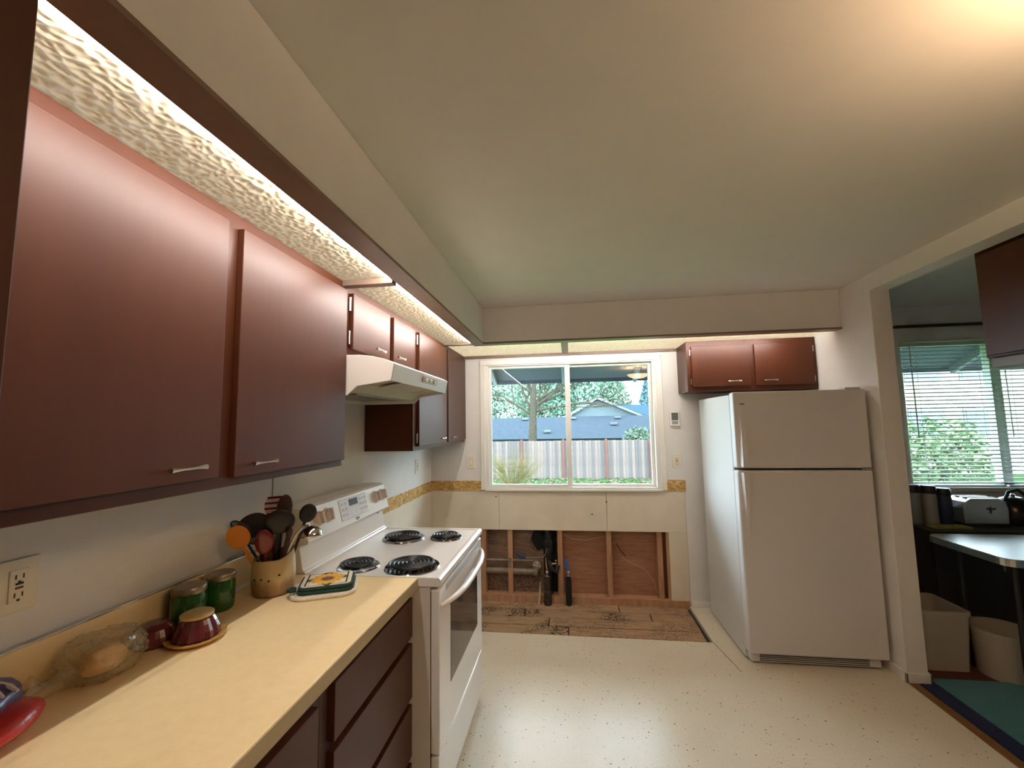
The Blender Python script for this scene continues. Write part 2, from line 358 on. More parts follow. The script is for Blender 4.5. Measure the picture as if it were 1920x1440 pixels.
# ================================================================== WINDOW 1 (kitchen slider)
w1 = bpy.data.objects.new('window_1', None); COL.objects.link(w1); w1.location = (1.26, .05, .955); struct(w1, 'white vinyl sliding window looking onto the fenced yard')
cz0 = .925
bx(.463, .505, -.014, .0, .935, 2.090).build('casing', trim_white, w1, bevel=.003)
bx(2.015, 2.062, -.014, .0, .935, 2.090).build('casing', trim_white, w1, bevel=.003)
bx(.463, 2.062, -.015, .0, 2.050, 2.091).build('casing', trim_white, w1, bevel=.003)
bx(.500, 2.025, -.018, .03, .924, .942).build('sill', trim_white, w1, bevel=.003)
g = B(); x0, x1, z0, z1 = WIN
for (a, c) in ((.50, .535), (1.985, 2.02)): g.box(a, c, .0, .099, z0, z1)
g.box(.535, 1.985, .0, .099, z0, z0+.018); g.box(.535, 1.985, .0, .099, z1-.016, z1); g.build('frame', vinyl_white, w1, bevel=.003)
def sash(x0, x1, y0, y1, wl_, wr):
    z0, z1 = .959, 2.038; g = B(); g.box(x0, x0+wl_, y0, y1, z0, z1); g.box(x1-wr, x1, y0, y1, z0, z1); g.box(x0+wl_, x1-wr, y0, y1, z0, z0+.020); g.box(x0+wl_, x1-wr, y0, y1, z1-.020, z1)
    s = g.build('sash', vinyl_white, w1, bevel=.0025)
    bx(x0+wl_-.002, x1-wr+.002, (y0+y1)/2-.002, (y0+y1)/2+.002, z0+.018, z1-.018).build('pane', glass, s)
for hx in (.470, 2.054):
    B().tube([(hx, -.014, 2.078), (hx, -.030, 2.076), (hx, -.034, 2.086)], .004, 8).build('curtain_hook', trim_white, w1, smooth=True)
sash(.536, 1.275, .022, .050, .024, .045)
sash(1.235, 1.984, .054, .082, .040, .026)

# ================================================================== UPPER CABINETS, left run
def pull(parent, c, along, out):
    """flared bar pull; c centre at the door face"""
    a = Vector(along); o_ = Vector(out); c = Vector(c); L = .048
    g = B()
    pts, rs = [], []
    for i in range(13):
        t = -1+2*i/12; pts.append(c+a*L*t+o_*(.020+.004*(1-t*t))); rs.append(.0028+.0042*abs(t)**2.5)
    g.tube(pts, rs, 8)
    for s_ in (-1, 1): g.tube([c+a*L*.72*s_, c+a*L*.72*s_+o_*.021], .0036, 8)
    return g.build('handle', chrome, parent, smooth=True)
def hinge(parent, c, h=.03):
    return B().tube([(c[0], c[1], c[2]-h), (c[0], c[1], c[2]+h)], .005, 8).build('hinge', steel, parent, smooth=True)
def upper_cab(label, y0, y1, z0, z1, doors, xd=.313):
    t = thing('upper_cabinet', label, 'cabinet', (xd/2, (y0+y1)/2, z0))
    bx(.0015, xd, y0, y1, z0, z1).build('body', cab_m, t, bevel=.0015, seg=1)
    for (d0, d1, e0, e1, hy, hside) in doors:
        d = bx(xd+.001, xd+.020, d0, d1, e0, e1).build('door', cab_m, t, bevel=.002)
        pull(d, (xd+.020, hy, e0+.034), (0, 1, 0), (1, 0, 0))
        hy_ = d0-.006 if hside < 0 else d1+.006
        for hz in (e0+.05, e1-.05): hinge(d, (xd+.006, hy_, hz))
    return t
ZT = ZS+.0122
upper_cab('large two-door brown wall cabinet nearest the viewer, above the yellow counter', -3.40, -2.119, 1.353, ZT,
          [(-3.345, -2.775, 1.385, 2.098, -2.885, -1), (-2.722, -2.132, 1.378, 2.098, -2.622, 1)])
upper_cab('short brown wall cabinet with two small doors above the range hood', -2.117, -1.302, 1.822, ZT,
          [(-2.078, -1.690, 1.852, 2.102, -1.835, -1), (-1.640, -1.320, 1.852, 2.102, -1.575, 1)])
upper_cab('tall narrow brown wall cabinet in the corner beyond the range hood', -1.300, -.002, 1.360, ZT,
          [(-1.240, -.634, 1.385, 2.106, -.78, -1), (-.590, -.040, 1.385, 2.106, -.50, 1)])
# tall pantry at the left edge of the view
t = thing('pantry_cabinet', 'tall dark brown pantry cabinet standing at the left edge of the view', 'cabinet', (.3, -3.75, 0))
bx(.0015, .600, -4.15, -3.405, 0, ZT-.0126).build('body', cab_m, t, bevel=.0015, seg=1)
d = bx(.601, .618, -4.12, -3.407, .12, 2.09).build('door', cab_m, t, bevel=.002); pull(d, (.618, -4.05, 1.1), (0, 0, 1), (1, 0, 0))

# over-fridge cabinet
t = thing('upper_cabinet', 'small two-door brown wall cabinet above the refrigerator', 'cabinet', (2.66, -.16, 1.742))
bx(2.192, W-.002, -.313, -.0155, 1.742, ZT).build('body', cab_m, t, bevel=.0015, seg=1)
for (x0, x1, hx, hs) in ((2.226, 2.655, 2.53, -1), (2.692, 3.110, 2.79, 1)):
    d = bx(x0, x1, -.333, -.314, 1.778, 2.098).build('door', cab_m, t, bevel=.002)
    pull(d, (hx, -.333, 1.815), (1, 0, 0), (0, -1, 0))
    for hz in (1.82, 2.05): hinge(d, (x0-.006 if hs < 0 else x1+.006, -.318, hz), .022)

# ================================================================== RANGE HOOD
t = thing('range_hood', 'white under-cabinet range hood above the electric range', 'range hood', (.27, -1.72, 1.645))
hy0, hy1 = -2.116, -1.318
top = [(.003, 1.820), (.322, 1.820), (.38, 1.819), (.44, 1.811), (.495, 1.797), (.538, 1.777)]
lip = [(.524, 1.704)]
sidepoly = top+lip+[(.372, 1.684), (.330, 1.646), (.003, 1.646)]
g = B(); g.prism(sidepoly, 'y', hy0, hy0+.006); g.prism(sidepoly, 'y', hy1-.006, hy1)
sk = top+lip+[(.518, 1.704), (.530, 1.773)]+[(x, z-.006) for x, z in top[::-1][1:]]
g.prism(sk, 'y', hy0+.006, hy1-.006)
g.prism([(.003, 1.814), (.009, 1.814), (.009, 1.646), (.003, 1.646)], 'y', hy0+.006, hy1-.006)
hood_m = M('hood_enamel', srgb(226, 218, 210), .32, var=.015)
g.build('shell', hood_m, t, bevel=.0015, seg=1)
under = M('hood_underside', srgb(188, 180, 160), .5, var=.08)
g = B(); g.prism([(.010, 1.664), (.322, 1.664), (.366, 1.700), (.518, 1.722), (.518, 1.728), (.362, 1.706), (.318, 1.670), (.010, 1.670)], 'y', hy0+.007, hy1-.007); g.build('underside_pan', under, t)
bx(.08, .30, -1.98, -1.50, 1.658, 1.6635).build('grease_filter', M('filter_mesh', srgb(150, 146, 136), .4, .6, var=.3, scale=120), t, bevel=.002)
g = B(); g.prism([(.392, 1.690), (.495, 1.706), (.493, 1.712), (.390, 1.696)], 'y', -1.94, -1.60); g.build('lamp_lens', M('lens_plastic', srgb(206, 200, 184), .3), t, bevel=.001)
g = B(); g.prism([(.5385, 1.766), (.542, 1.765), (.5335, 1.730), (.530, 1.731)], 'y', -1.75, -1.52); cp = g.build('control_plate', M('control_plate_grey', srgb(190, 188, 182), .4), t, bevel=.001)
for yy in (-1.70, -1.635, -1.57):
    g = B(); g.prism([(.540, 1.755), (.547, 1.752), (.5425, 1.736), (.537, 1.738)], 'y', yy-.016, yy+.016); g.build('switch', enamel, cp, bevel=.001)

# ================================================================== COUNTER AND BASE CABINETS
t = thing('worktop', 'yellow laminate worktop with backsplash beside the range', 'worktop', (.33, -2.77, .877))
bx(.0, .650, -3.402, -2.1375, .877, .917).build('slab', laminate, t, bevel=.002)
bx(.650, .6535, -3.402, -2.1375, .876, .9155).build('front_edge', lam_edge, t, bevel=.001)
bx(.0015, .020, -3.402, -2.140, .917, 1.028).build('backsplash', laminate, t, bevel=.002)
bx(.0015, .0225, -3.402, -2.1395, 1.028, 1.0325).build('cap_strip', alu, t, bevel=.001)
g = B(); g.prism([(.020, .9172), (.034, .9172), (.034, .919), (.023, .931), (.020, .931)], 'y', -3.402, -2.1395); g.build('cove_strip', alu, t)
def base_cab(label, y0, y1, fronts):
    t = thing('base_cabinet', label, 'cabinet', (.3, (y0+y1)/2, 0))
    bx(.002, .612, y0, y1, .10, .8755).build('body', cab_dark, t)
    bx(.002, .545, y0, y1, 0, .10).build('toe_kick', cab_dark, t)
    for (nm, a, c, z0, z1) in fronts:
        bx(.6125, .634, a, c, z0, z1).build(nm, cab_m, t, bevel=.002)
    return t
base_cab('brown drawer base cabinet between the range and the door cabinet', -2.735, -2.139,
         [('drawer', -2.700, -2.142, .700, .845), ('drawer', -2.700, -2.142, .478, .676), ('drawer', -2.700, -2.142, .268, .454), ('drawer', -2.700, -2.142, .118, .246)])
base_cab('brown base cabinet at the near end of the worktop', -3.400, -2.737,
         [('drawer', -3.36, -2.772, .700, .832), ('door', -3.36, -2.772, .118, .676)])

# ================================================================== RANGE
RY0, RY1 = -2.1315, -1.3335; RM = (RY0+RY1)/2
t = thing('electric_range', 'white freestanding electric coil range with angled control panel', 'range', (.40, RM, 0)); rng = t
bx(.03, .700, RY0+.002, RY1-.002, .02, .880).build('body', enamel_bisque, t, bevel=.002)
for y_ in (RY0+.06, RY1-.06):
    for x_ in (.08, .64): B().tube([(x_, y_, 0), (x_, y_, .022)], .018, 10).build('foot', dark_slot, t)
g = B(); g.prism([(.06, .882), (.738, .882), (.744, .890), (.744, .908), (.736, .9165), (.728, .9175), (.715, .9135), (.06, .9135)], 'y', RY0, RY1)
ctop = g.build('cooktop', enamel, t, bevel=.0015)
for ya, yb in ((RY0, RY0+.018), (RY1-.018, RY1)): bx(.165, .716, ya, yb, .9135, .9172).build('cooktop_rim', enamel, ctop, bevel=.0012)
# backguard
bgp = [(.030, .9137), (.172, .9137), (.166, .922), (.158, .926), (.140, 1.018), (.150, 1.026), (.176, 1.030), (.180, 1.040), (.146, 1.168), (.136, 1.176), (.118, 1.178), (.030, 1.176)]
g = B(); g.prism(bgp, 'y', RY0+.002, RY1-.002); bgo = g.build('backguard', enamel, t, bevel=.004, seg=3)
# slope frame of the control face: from (.180,1.040) to (.146,1.168)
P0 = Vector((.180, 0, 1.040)); SL = Vector((-.034, 0, .128)); SLn = SL.normalized(); NO = Vector((SLn.z, 0, -SLn.x))
def on_panel(y, s_, d=0.): p = P0+SL*s_+NO*d; return Vector((p.x, y, p.z))
def panel_box(name, mat, y0, y1, s0, s1, d0, d1, parent, bevel=.001):
    g = B(); vs_ = [on_panel(y, s_, d) for d in (d0, d1) for (y, s_) in ((y0, s0), (y1, s0), (y1, s1), (y0, s1))]
    g.add(vs_, [(3, 2, 1, 0), (4, 5, 6, 7), (0, 1, 5, 4), (1, 2, 6, 5), (2, 3, 7, 6), (3, 0, 4, 7)]); return g.build(name, mat, parent, bevel=bevel)
panel_box('control_panel', M('panel_grey_white', srgb(206, 200, 200), .35), -1.855, -1.585, .17, .93, -.004, .003, t, .003)
panel_box('clock_display', M('display', srgb(40, 50, 54), .45, spec=.2), -1.765, -1.680, .62, .86, .002, .0042, bgo, .0006)
ks = M('printed_keys', srgb(176, 170, 172), .5)
for k in range(3):
    for yy in (-1.83, -1.80, -1.655, -1.625, -1.60): panel_box('key', ks, yy-.009, yy+.009, .32+.2*k, .40+.2*k, .0025, .0036, bgo, .0)
for yy in (-1.745, -1.70): panel_box('key', enamel, yy-.008, yy+.008, .30, .40, .0025, .004, bgo, .0005)
# printed maker's mark: two stacked dark strokes
mk = M('print_dark', srgb(60, 58, 62), .5)
for (y0, y1, s0, s1) in ((-1.725, -1.719, .03, .13), (-1.719, -1.711, .09, .13), (-1.719, -1.711, .03, .06), (-1.706, -1.700, .03, .13), (-1.700, -1.690, .06, .10)):
    panel_box('maker_mark', mk, y0, y1, s0, s1, .0002, .0012, bgo, .0)
knob_m = M('knob_white', srgb(214, 198, 186), .35)
for yy in (-2.035, -1.958, -1.475, -1.393):
    g = B(); c = on_panel(yy, .60); g.lathe([(.034, 0), (.034, .004), (.028, .006), (.027, .018), (.024, .020)], c, 24, NO); kn = g.build('knob', knob_m, t, smooth=True)
    g = B(); A = SLn
    vs_ = [c+NO*d+A*a+Vector((0, yv, 0)) for d in (.016, .034) for (a, yv) in ((-.026, -.006), (.026, -.006), (.026, .006), (-.026, .006))]
    g.add(vs_, [(3, 2, 1, 0), (4, 5, 6, 7), (0, 1, 5, 4), (1, 2, 6, 5), (2, 3, 7, 6), (3, 0, 4, 7)]); g.build('grip', knob_m, kn, bevel=.003)
g = B(); g.box(.150, .158, -1.435, -1.425, 1.018, 1.030); g.build('vent_slot', dark_slot, bgo)
# coil burners
def burner(x, y, R):
    z = .9145
    t_ = bpy.data.objects.new('burner', None); COL.objects.link(t_); t_.parent = rng; t_.location = Vector((x, y, z))-rng.location
    B().lathe([(R*.2, .0008), (R*.9, .0012), (R*1.02, .004), (R*1.14, .0055), (R*1.17, .002), (R*1.17, -.001)], (x, y, z), 36).build('drip_bowl', drip_m, t_, smooth=True)
    turns = 4.6 if R > .09 else 3.7; pts = []; n = int(turns*26)
    for i in range(n+1):
        q = i/n*turns*2*math.pi; r = R*.17+(R*.80-R*.0)*i/n; pts.append((x+r*math.cos(q), y+r*math.sin(q), z+.0165))
    B().tube(pts, .0066 if R > .09 else .0062, 7).build('coil', black_enamel, t_, smooth=True)
    g = B()
    for k in range(3):
        q = 2*math.pi*k/3+.5; g.tube([(x, y, z+.007), (x+R*.98*math.cos(q), y+R*.98*math.sin(q), z+.008)], .003, 6)
    g.build('trivet', steel, t_)
    B().lathe([(R*.14, .006), (R*.14, .019), (R*.1, .021)], (x, y, z), 14).build('hub', black_enamel, t_, smooth=True)
burner(.365, -1.565, .095); burner(.590, -1.535, .072); burner(.345, -2.020, .076); burner(.580, -2.005, .100)
# oven door, drawer
od = bx(.7025, .738, RY0+.004, RY1-.004, .268, .868).build('oven_door', enamel, t, bevel=.004)
bx(.7375, .7395, -1.975, -1.455, .445, .760).build('oven_window', M('oven_glass', srgb(70, 66, 64), .08, spec=.7, var=.03), od, bevel=.001)
for k in range(5): bx(.7378, .7392, RY0+.09, RY1-.09, .838+.005*k, .8405+.005*k).build('vent_line', M('vent_grey', srgb(150, 148, 146), .4), od)
pts, rs = [], []
for i in range(25):
    tt = -1+2*i/24; pts.append((.738+.050*(1-abs(tt)**3.2), RM+tt*.385, .806-.004*(1-tt*tt))); rs.append(.013-.005*abs(tt)**4)
B().tube(pts, rs, 12).build('handle', enamel, od, smooth=True)
dr = bx(.7025, .736, RY0+.004, RY1-.004, .045, .258).build('storage_drawer', enamel, t, bevel=.004)
bx(.7355, .7372, RY0+.10, RY1-.10, .240, .250).build('finger_lip', enamel, dr, bevel=.002)
for yy in (RY0+.012, RY1-.012): bx(.700, .7025, yy-.006, yy+.006, .05, .86).build('door_gasket', dark_slot, t)

# ================================================================== FRIDGE
FX0, FX1, FY, FZ = 2.325, 3.118, -.856, 1.697
t = thing('refrigerator', 'white top-freezer refrigerator standing beside the partition wall', 'refrigerator', ((FX0+FX1)/2, -.5, 0)); fr = t
bx(FX0+.004, FX1-.004, -.775, -.10, .012, FZ-.012).build('body', fridge_side, t, bevel=.006)
bx(FX0+.010, FX1-.010, -.782, -.774, .05, FZ-.02).build('gasket', M('gasket_grey', srgb(150, 148, 146), .7), t)
fd = bx(FX0, FX1, FY, -.783, 1.203, FZ).build('freezer_door', fridge_m, t, bevel=.012, seg=3)
ld = bx(FX0, FX1, FY, -.783, .068, 1.190).build('fridge_door', fridge_m, t, bevel=.012, seg=3)
def fridge_handle(parent, z0, z1, flip):
    n = 20; sec = []
    g = B(); vs_, fs = [], []
    for i in range(n+1):
        k = i/n; z = z0+(z1-z0)*k; e = (1-k) if flip else k      # e=0 at the gap end (proud), 1 at the fading end
        w = .030*(1-.72*e**1.3); d = .034*(1-e**1.6)+.002
        x = FX0+.046
        vs_ += [(x-w, FY+.002, z), (x-w*.7, FY-d, z), (x+w*.45, FY-d, z), (x+w*.8, FY+.002, z)]
    for i in range(n):
        for j in range(3): fs.append((i*4+j, i*4+j+1, i*4+4+j+1, i*4+4+j))
    fs += [(0, 1, 2, 3), tuple(range(n*4, n*4+4))]
    g.add(vs_, fs); return g.build('handle', fridge_m, parent, smooth=True)
fridge_handle(fd, 1.215, 1.60, False); fridge_handle(ld, .78, 1.180, True)
bx(FX0+.038, FX0+.068, FY-.0015, FY+.001, 1.613, 1.622).build('badge', M('badge_grey', srgb(120, 112, 106), .35, .5), fd)
gr = bx(FX0+.02, FX1-.035, -.825, -.775, .012, .062).build('kick_grille', fridge_m, t, bevel=.003)
for k in range(4): bx(FX0+.07, FX1-.10, -.8262, -.824, .0195+.0105*k, .0245+.0105*k).build('grille_slot', dark_slot, gr)
bx(FX1-.11, FX1-.02, -.842, -.783, FZ+.0005, FZ+.014).build('hinge_cover', fridge_side, t, bevel=.003)
bx(FX1-.06, FX1+.0, -.852, -.79, 1.1905, 1.2025).build('hinge', steel, t, bevel=.002)
for x_ in (FX0+.08, FX1-.08): B().tube([(x_, -.73, 0), (x_, -.73, .013)], .02, 10).build('foot', dark_slot, t)

# ================================================================== WALL PLATES AND THERMOSTAT
def duplex(label, c, n, w=.072, h=.115, kind='outlet', mat=plate_m):
    """plate on wall; n = outward normal ('x' for left wall, 'y' for back wall)"""
    c = Vector(c); t = thing('wall_'+kind, label, kind, c)
    def bb(u0, u1, z0, z1, d0, d1):
        if n == 'x': return bx(c.x+d0, c.x+d1, c.y+u0, c.y+u1, c.z+z0, c.z+z1)
        return bx(c.x+u0, c.x+u1, c.y-d1, c.y-d0, c.z+z0, c.z+z1)
    pl = bb(-w/2, w/2, -h/2, h/2, .0005, .006).build('plate', mat, t, bevel=.002)
    if kind == 'outlet':
        body = bb(-.018, .018, -.036, .036, .005, .009).build('receptacle', plate_m, t, bevel=.002)
        for s_ in (-1, 1):
            for u in (-.007, .007): bb(u-.0014, u+.0014, s_*.020-.005, s_*.020+.005, .0088, .0094).build('slot', dark_slot, body)
            bb(-.0028, .0028, s_*.020-.014, s_*.020-.009, .0088, .0094).build('slot', dark_slot, body)
        for s_ in (-1, 1): bb(-.007, .007, s_*.0045-.0025, s_*.0045+.0025, .0088, .0105).build('reset_button', dark_slot if s_ > 0 else M('button_red', srgb(120, 50, 40), .5), body)
    else:
        tg = bb(-.005, .005, -.012, .012, .005, .016).build('toggle', plate_m, t, bevel=.001)
        for s_ in (-1, 1): bb(-.0028, .0028, s_*.030-.0028, s_*.030+.0028, .0058, .0066).build('screw', dark_slot, t)
    return t
duplex('ivory electrical outlet on the wall above the near counter end', (0, -2.962, 1.166), 'x', .078, .118)
duplex('ivory electrical outlet on the wall under the corner cabinet', (0, -.385, 1.180), 'x')
duplex('ivory switch plate on the wall left of the sliding window', (.367, 0, 1.178), 'y', kind='switch')
duplex('ivory electrical outlet between the window and the refrigerator', (2.152, 0, 1.180), 'y', .072, .115)
t = thing('thermostat', 'small white digital thermostat right of the sliding window', 'thermostat', (2.148, 0, 1.475))
bx(2.112, 2.186, -.028, -.0005, 1.475, 1.597).build('case', trim_white, t, bevel=.004)
bx(2.122, 2.176, -.0292, -.0275, 1.522, 1.586).build('screen', M('lcd_grey', srgb(96, 102, 100), .2), t, bevel=.001)
bx(2.124, 2.174, -.0290, -.0275, 1.488, 1.515).build('cover', M('thermo_cover', srgb(150, 150, 146), .4), t, bevel=.001)

# ================================================================== CEILING LAMP (out of frame, seen mirrored in the window)
t = thing('ceiling_lamp', 'glowing glass bowl ceiling lamp mirrored in the window pane', 'lamp', (2.40, -3.25, 2.22))
LX, LY = 2.40, -3.25
B().lathe([(.07, 2.385), (.07, 2.409), (.02, 2.409)], (LX, LY, 0), 24).build('canopy', brass, t, smooth=True)
B().tube([(LX, LY, 2.22), (LX, LY, 2.39)], .008, 8).build('stem', brass, t)
bowl_m, _nt, _p = newmat('amber_glass_bowl'); _e = node(_nt, 'ShaderNodeEmission'); _e.inputs[0].default_value = (1., .74, .42, 1); _e.inputs[1].default_value = BOWL_L
_t = node(_nt, 'ShaderNodeBsdfTransparent'); _t.inputs[0].default_value = (1., .93, .8, 1); _m = node(_nt, 'ShaderNodeMixShader'); _m.inputs[0].default_value = .85
_nt.links.new(_t.outputs[0], _m.inputs[1]); _nt.links.new(_e.outputs[0], _m.inputs[2]); _nt.links.new(_m.outputs[0], _nt.nodes['Material Output'].inputs[0]); _nt.nodes.remove(_p)
prof = [(.03, 2.222), (.09, 2.232), (.14, 2.255), (.175, 2.290), (.178, 2.294), (.170, 2.294), (.135, 2.262), (.085, 2.239), (.03, 2.229)]
B().lathe(prof, (LX, LY, 0), 36).build('bowl', bowl_m, t, smooth=True)
ld_ = bpy.data.lights.new('lamp_bulb', 'POINT'); ld_.energy = LAMP_W; ld_.color = (1., .66, .40); ld_.shadow_soft_size = .04
lo = bpy.data.objects.new('lamp_bulb', ld_); COL.objects.link(lo); lo.parent = t; lo.location = Vector((LX, LY, 2.272))-t.location

# ================================================================== PLUMBING IN THE CAVITY
def pipe(name, label, cat, build, mat, smooth=True, group=None):
    o = build.build(name, mat, smooth=smooth); return tag(o, label, cat, group)
# upper thin supply and lower thick drain running left
t = thing('drain_pipe', 'thick grey galvanised drain pipe running low through the wall cavity', 'pipe', (.5, .055, .20))
B().tube([(.02, .05, .232), (.94, .05, .222)], .028, 14).build('run', galv, t, smooth=True)
for x in (.02, .93): B().tube([(x-.02, .05, .232-.01*(x > .5)), (x+.02, .05, .232-.01*(x > .5))], .034, 14).build('coupling', galv, t, smooth=True)
t = thing('supply_pipe', 'thin grey water pipe above the drain in the wall cavity', 'pipe', (.5, .035, .31))
B().tube([(.02, .03, .325), (.93, .03, .322)], .010, 10).build('run', galv, t, smooth=True)
B().tube([(.71, .03, .345), (.71, .03, .265)], .019, 12).build('tee', galv, t, smooth=True)
fl_ = B().lathe([(.034, 0), (.034, .006), (.022, .010), (.010, .014)], (.945, -.006, .296), 20, (0, -1, 0)).build('flange', M('pale_zinc', srgb(172, 164, 150), .45, .5, var=.2, scale=60), t, smooth=True)
for k in range(4):
    q = k*math.pi/2+.6; B().lathe([(.006, 0), (.006, .003)], (.945+.02*math.cos(q), -.0145, .296+.02*math.sin(q)), 8, (0, -1, 0)).build('screw', dark_slot, fl_)
B().tube([(.945, .03, .322), (.945, -.006, .296)], .012, 8).build('elbow', galv, t, smooth=True)
t = thing('vent_stack', 'black plastic vent pipe with tee between the cavity studs', 'pipe', (1.045, .055, .09))
B().tube([(1.045, .055, .045), (1.045, .055, .90)], .030, 16).build('stack', abs_m, t, smooth=True)
B().tube([(1.045, .055, .40), (1.045, .055, .56)], .038, 16).build('tee', abs_m, t, smooth=True)
g = B().lathe([(.038, 0), (.038, .05), (.030, .052), (.030, .03)], (1.045, .03, .478), 18, (0, -1, 0)); g.build('side_inlet', abs_m, t, smooth=True)
B().tube([(1.045, .0, .33), (1.075, -.02, .27), (1.11, -.015, .25), (1.125, .0, .30)], .022, 10).build('trap_bend', abs_m, t, smooth=True)
def stub(label, x, y, mat, h, prof):
    t = thing('capped_stub', label, 'pipe', (x, y, -.012))
    B().lathe(prof, (x, y, -.012), 18).build('sleeve', mat, t, smooth=True)
    B().lathe([(.010, 0), (.028, .004), (.030, .010), (.012, .016)], (x, y, -.012+h), 18).build('escutcheon', chrome, t, smooth=True)
    B().ell((x, y, h+.022), (.014, .014, .016), 12, 8).build('valve', chrome, t, smooth=True)
    return t
sock = M('brown_sock_cloth', srgb(58, 48, 40), .95, var=.4, scale=40, bump=.4)
t = stub('lumpy dark brown wrapped pipe stub standing before the cavity', 1.035, -.045, sock, .232, [(.030, 0), (.034, .03), (.031, .08), (.034, .10), (.024, .115), (.021, .125), (.027, .14), (.026, .19), (.022, .225), (.012, .232)])
B().tube([(1.035, -.045, .27), (1.028, -.03, .31), (1.022, .0, .36)], [.006, .005, .003], 8).build('copper_tail', brass, t, smooth=True)
t = stub('black foam wrapped pipe stub with blue hose in the cavity', 1.213, -.040, foam_m, .238, [(.020, 0), (.024, .02), (.026, .05), (.026, .20), (.022, .232), (.012, .238)])
B().tube([(1.213, -.040, .262), (1.206, -.035, .30), (1.193, -.02, .365)], .0125, 10).build('hose', M('blue_hose', srgb(44, 92, 158), .4), t, smooth=True)
t = thing('brass_valve', 'small brass shutoff valve beside the black vent pipe', 'valve', (1.09, -.02, .29))
B().tube([(1.075, -.02, .315), (1.115, -.02, .318)], .008, 10).build('body', brass, t, smooth=True)
B().tube([(1.105, -.02, .318), (1.110, -.028, .342)], .005, 8).build('stem', brass, t, smooth=True)
B().ell((1.110, -.028, .346), (.009, .006, .006), 10, 6).build('knob', chrome, t, smooth=True)
t = thing('electric_wire', 'grey cable with blue tape curving across the left cavity bay', 'wire', (.87, .03, .36))
pts = [(.985+.045*math.cos(q), .02, .43+.075*math.sin(q)) for q in [.9-.18*i for i in range(14)]]+[(.93, .02, .352), (.87, .022, .350), (.82, .024, .352)]
B().tube(pts, .0035, 6).build('cable', M('cable_grey', srgb(150, 140, 124), .6), t, smooth=True)
B().tube([(.845, .024, .350), (.80, .026, .365), (.765, .03, .385)], [.014, .019, .013], 8).build('tape_wrap', M('blue_tape', srgb(46, 62, 92), .6), t, smooth=True)
t = B().tube([(.975, -.03, .17), (.968, -.045, .06), (.960, -.06, -.008)], [.004, .008, .009], 8).build('loose_stick', M('pale_stick', srgb(196, 176, 148), .6), smooth=True); tag(t, 'pale thin stick leaning in front of the black vent pipe', 'stick')
wire_m = M('pale_wire', srgb(170, 150, 124), .6)
tag(B().tube([(1.17, .05, .55), (1.25, .03, .515), (1.36, .02, .505), (1.46, .03, .525), (1.545, .06, .53)], .0025, 6).build('cavity_wire', wire_m, smooth=True), 'thin pale wire sagging across the middle cavity bay', 'wire')
t = thing('cavity_wire', 'thin pale wire hanging loosely in the right cavity bay', 'wire', (1.8, .05, .05))
B().tube([(1.67, .06, .36), (1.76, .03, .315), (1.86, .04, .27), (1.93, .06, .16), (1.955, .04, .075)], .0028, 6).build('strand', wire_m, t, smooth=True)
B().tube([(1.63, .07, .47), (1.67, .04, .41), (1.70, .05, .375)], .004, 6).build('dark_end', dark_slot, t, smooth=True)

# ================================================================== THINGS ON THE COUNTER
ZK = .9175
def jar_glass():
    mt, nt, p = newmat('green_glass'); p.inputs['Base Color'].default_value = srgb(52, 104, 40); p.inputs['Roughness'].default_value = .08
    p.inputs['Transmission Weight'].default_value = .35; p.inputs['IOR'].default_value = 1.45; p.inputs['Coat Weight'].default_value = .3; return mt
green = jar_glass(); lidm = M('dull_lid_metal', srgb(150, 138, 118), .35, .8, var=.1, scale=40)
def jar(label, x, y, h, r):
    t = thing('green_jar', label, 'jar', (x, y, ZK), 'green jars by the backsplash')
    B().lathe([(r*.86, 0), (r*.97, .006), (r, .02), (r, h*.74), (r*.94, h*.80), (r*.92, h*.84)], (x, y, ZK), 28).build('body', green, t, smooth=True)
    B().lathe([(r*.97, h*.83), (r*.99, h*.85), (r*.99, h*.97), (r*.93, h), (r*.8, h)], (x, y, ZK), 28).build('lid', lidm, t, smooth=True)
jar('green glass jar with metal lid standing nearest the utensil crock', .088, -2.475, .118, .045)
jar('green glass jar with metal lid behind the maroon glass dish', .080, -2.585, .116, .047)
# maroon cut glass on a wooden saucer
maroon = M('maroon_cut_glass', srgb(92, 36, 40), .12, var=.25, scale=20, coat=.5)
def faceted(b, c, prof, n, depth):
    vs_, fs = [], []; k = len(prof)
    for (r, h) in prof:
        for j in range(n):
            q = 2*math.pi*j/n; rr = r*(1+(depth if j % 2 else -depth)); vs_.append((c[0]+rr*math.cos(q), c[1]+rr*math.sin(q), c[2]+h))
    for i in range(k-1):
        for j in range(n): fs.append((i*n+j, i*n+(j+1) % n, (i+1)*n+(j+1) % n, (i+1)*n+j))
    fs += [tuple(range(n))[::-1], tuple(range((k-1)*n, k*n))]
    return b.add(vs_, fs)
sc_ = B().lathe([(.045, 0), (.062, .003), (.073, .011), (.074, .014), (.068, .013), (.05, .008), (.01, .007)], (.190, -2.668, ZK), 32).build('saucer', M('honey_wood', srgb(190, 146, 84), .4, var=.15, scale=16, stretch=(3, .7, 1)), smooth=True)
tag(sc_, 'honey coloured wooden saucer under the maroon glass dish', 'saucer')
t = thing('glass_dish', 'maroon cut glass dish with pale lid on the wooden saucer', 'dish', (.190, -2.668, ZK+.0085))
faceted(B(), (.190, -2.668, ZK+.0085), [(.052, 0), (.058, .006), (.054, .022), (.046, .040), (.040, .052), (.036, .056)], 28, .035).build('bowl', maroon, t)
B().lathe([(.038, .056), (.041, .058), (.041, .064), (.034, .068), (.01, .069)], (.190, -2.668, ZK+.0085), 24).build('lid', M('pale_lid', srgb(186, 160, 108), .45, var=.15, scale=60), t, smooth=True)
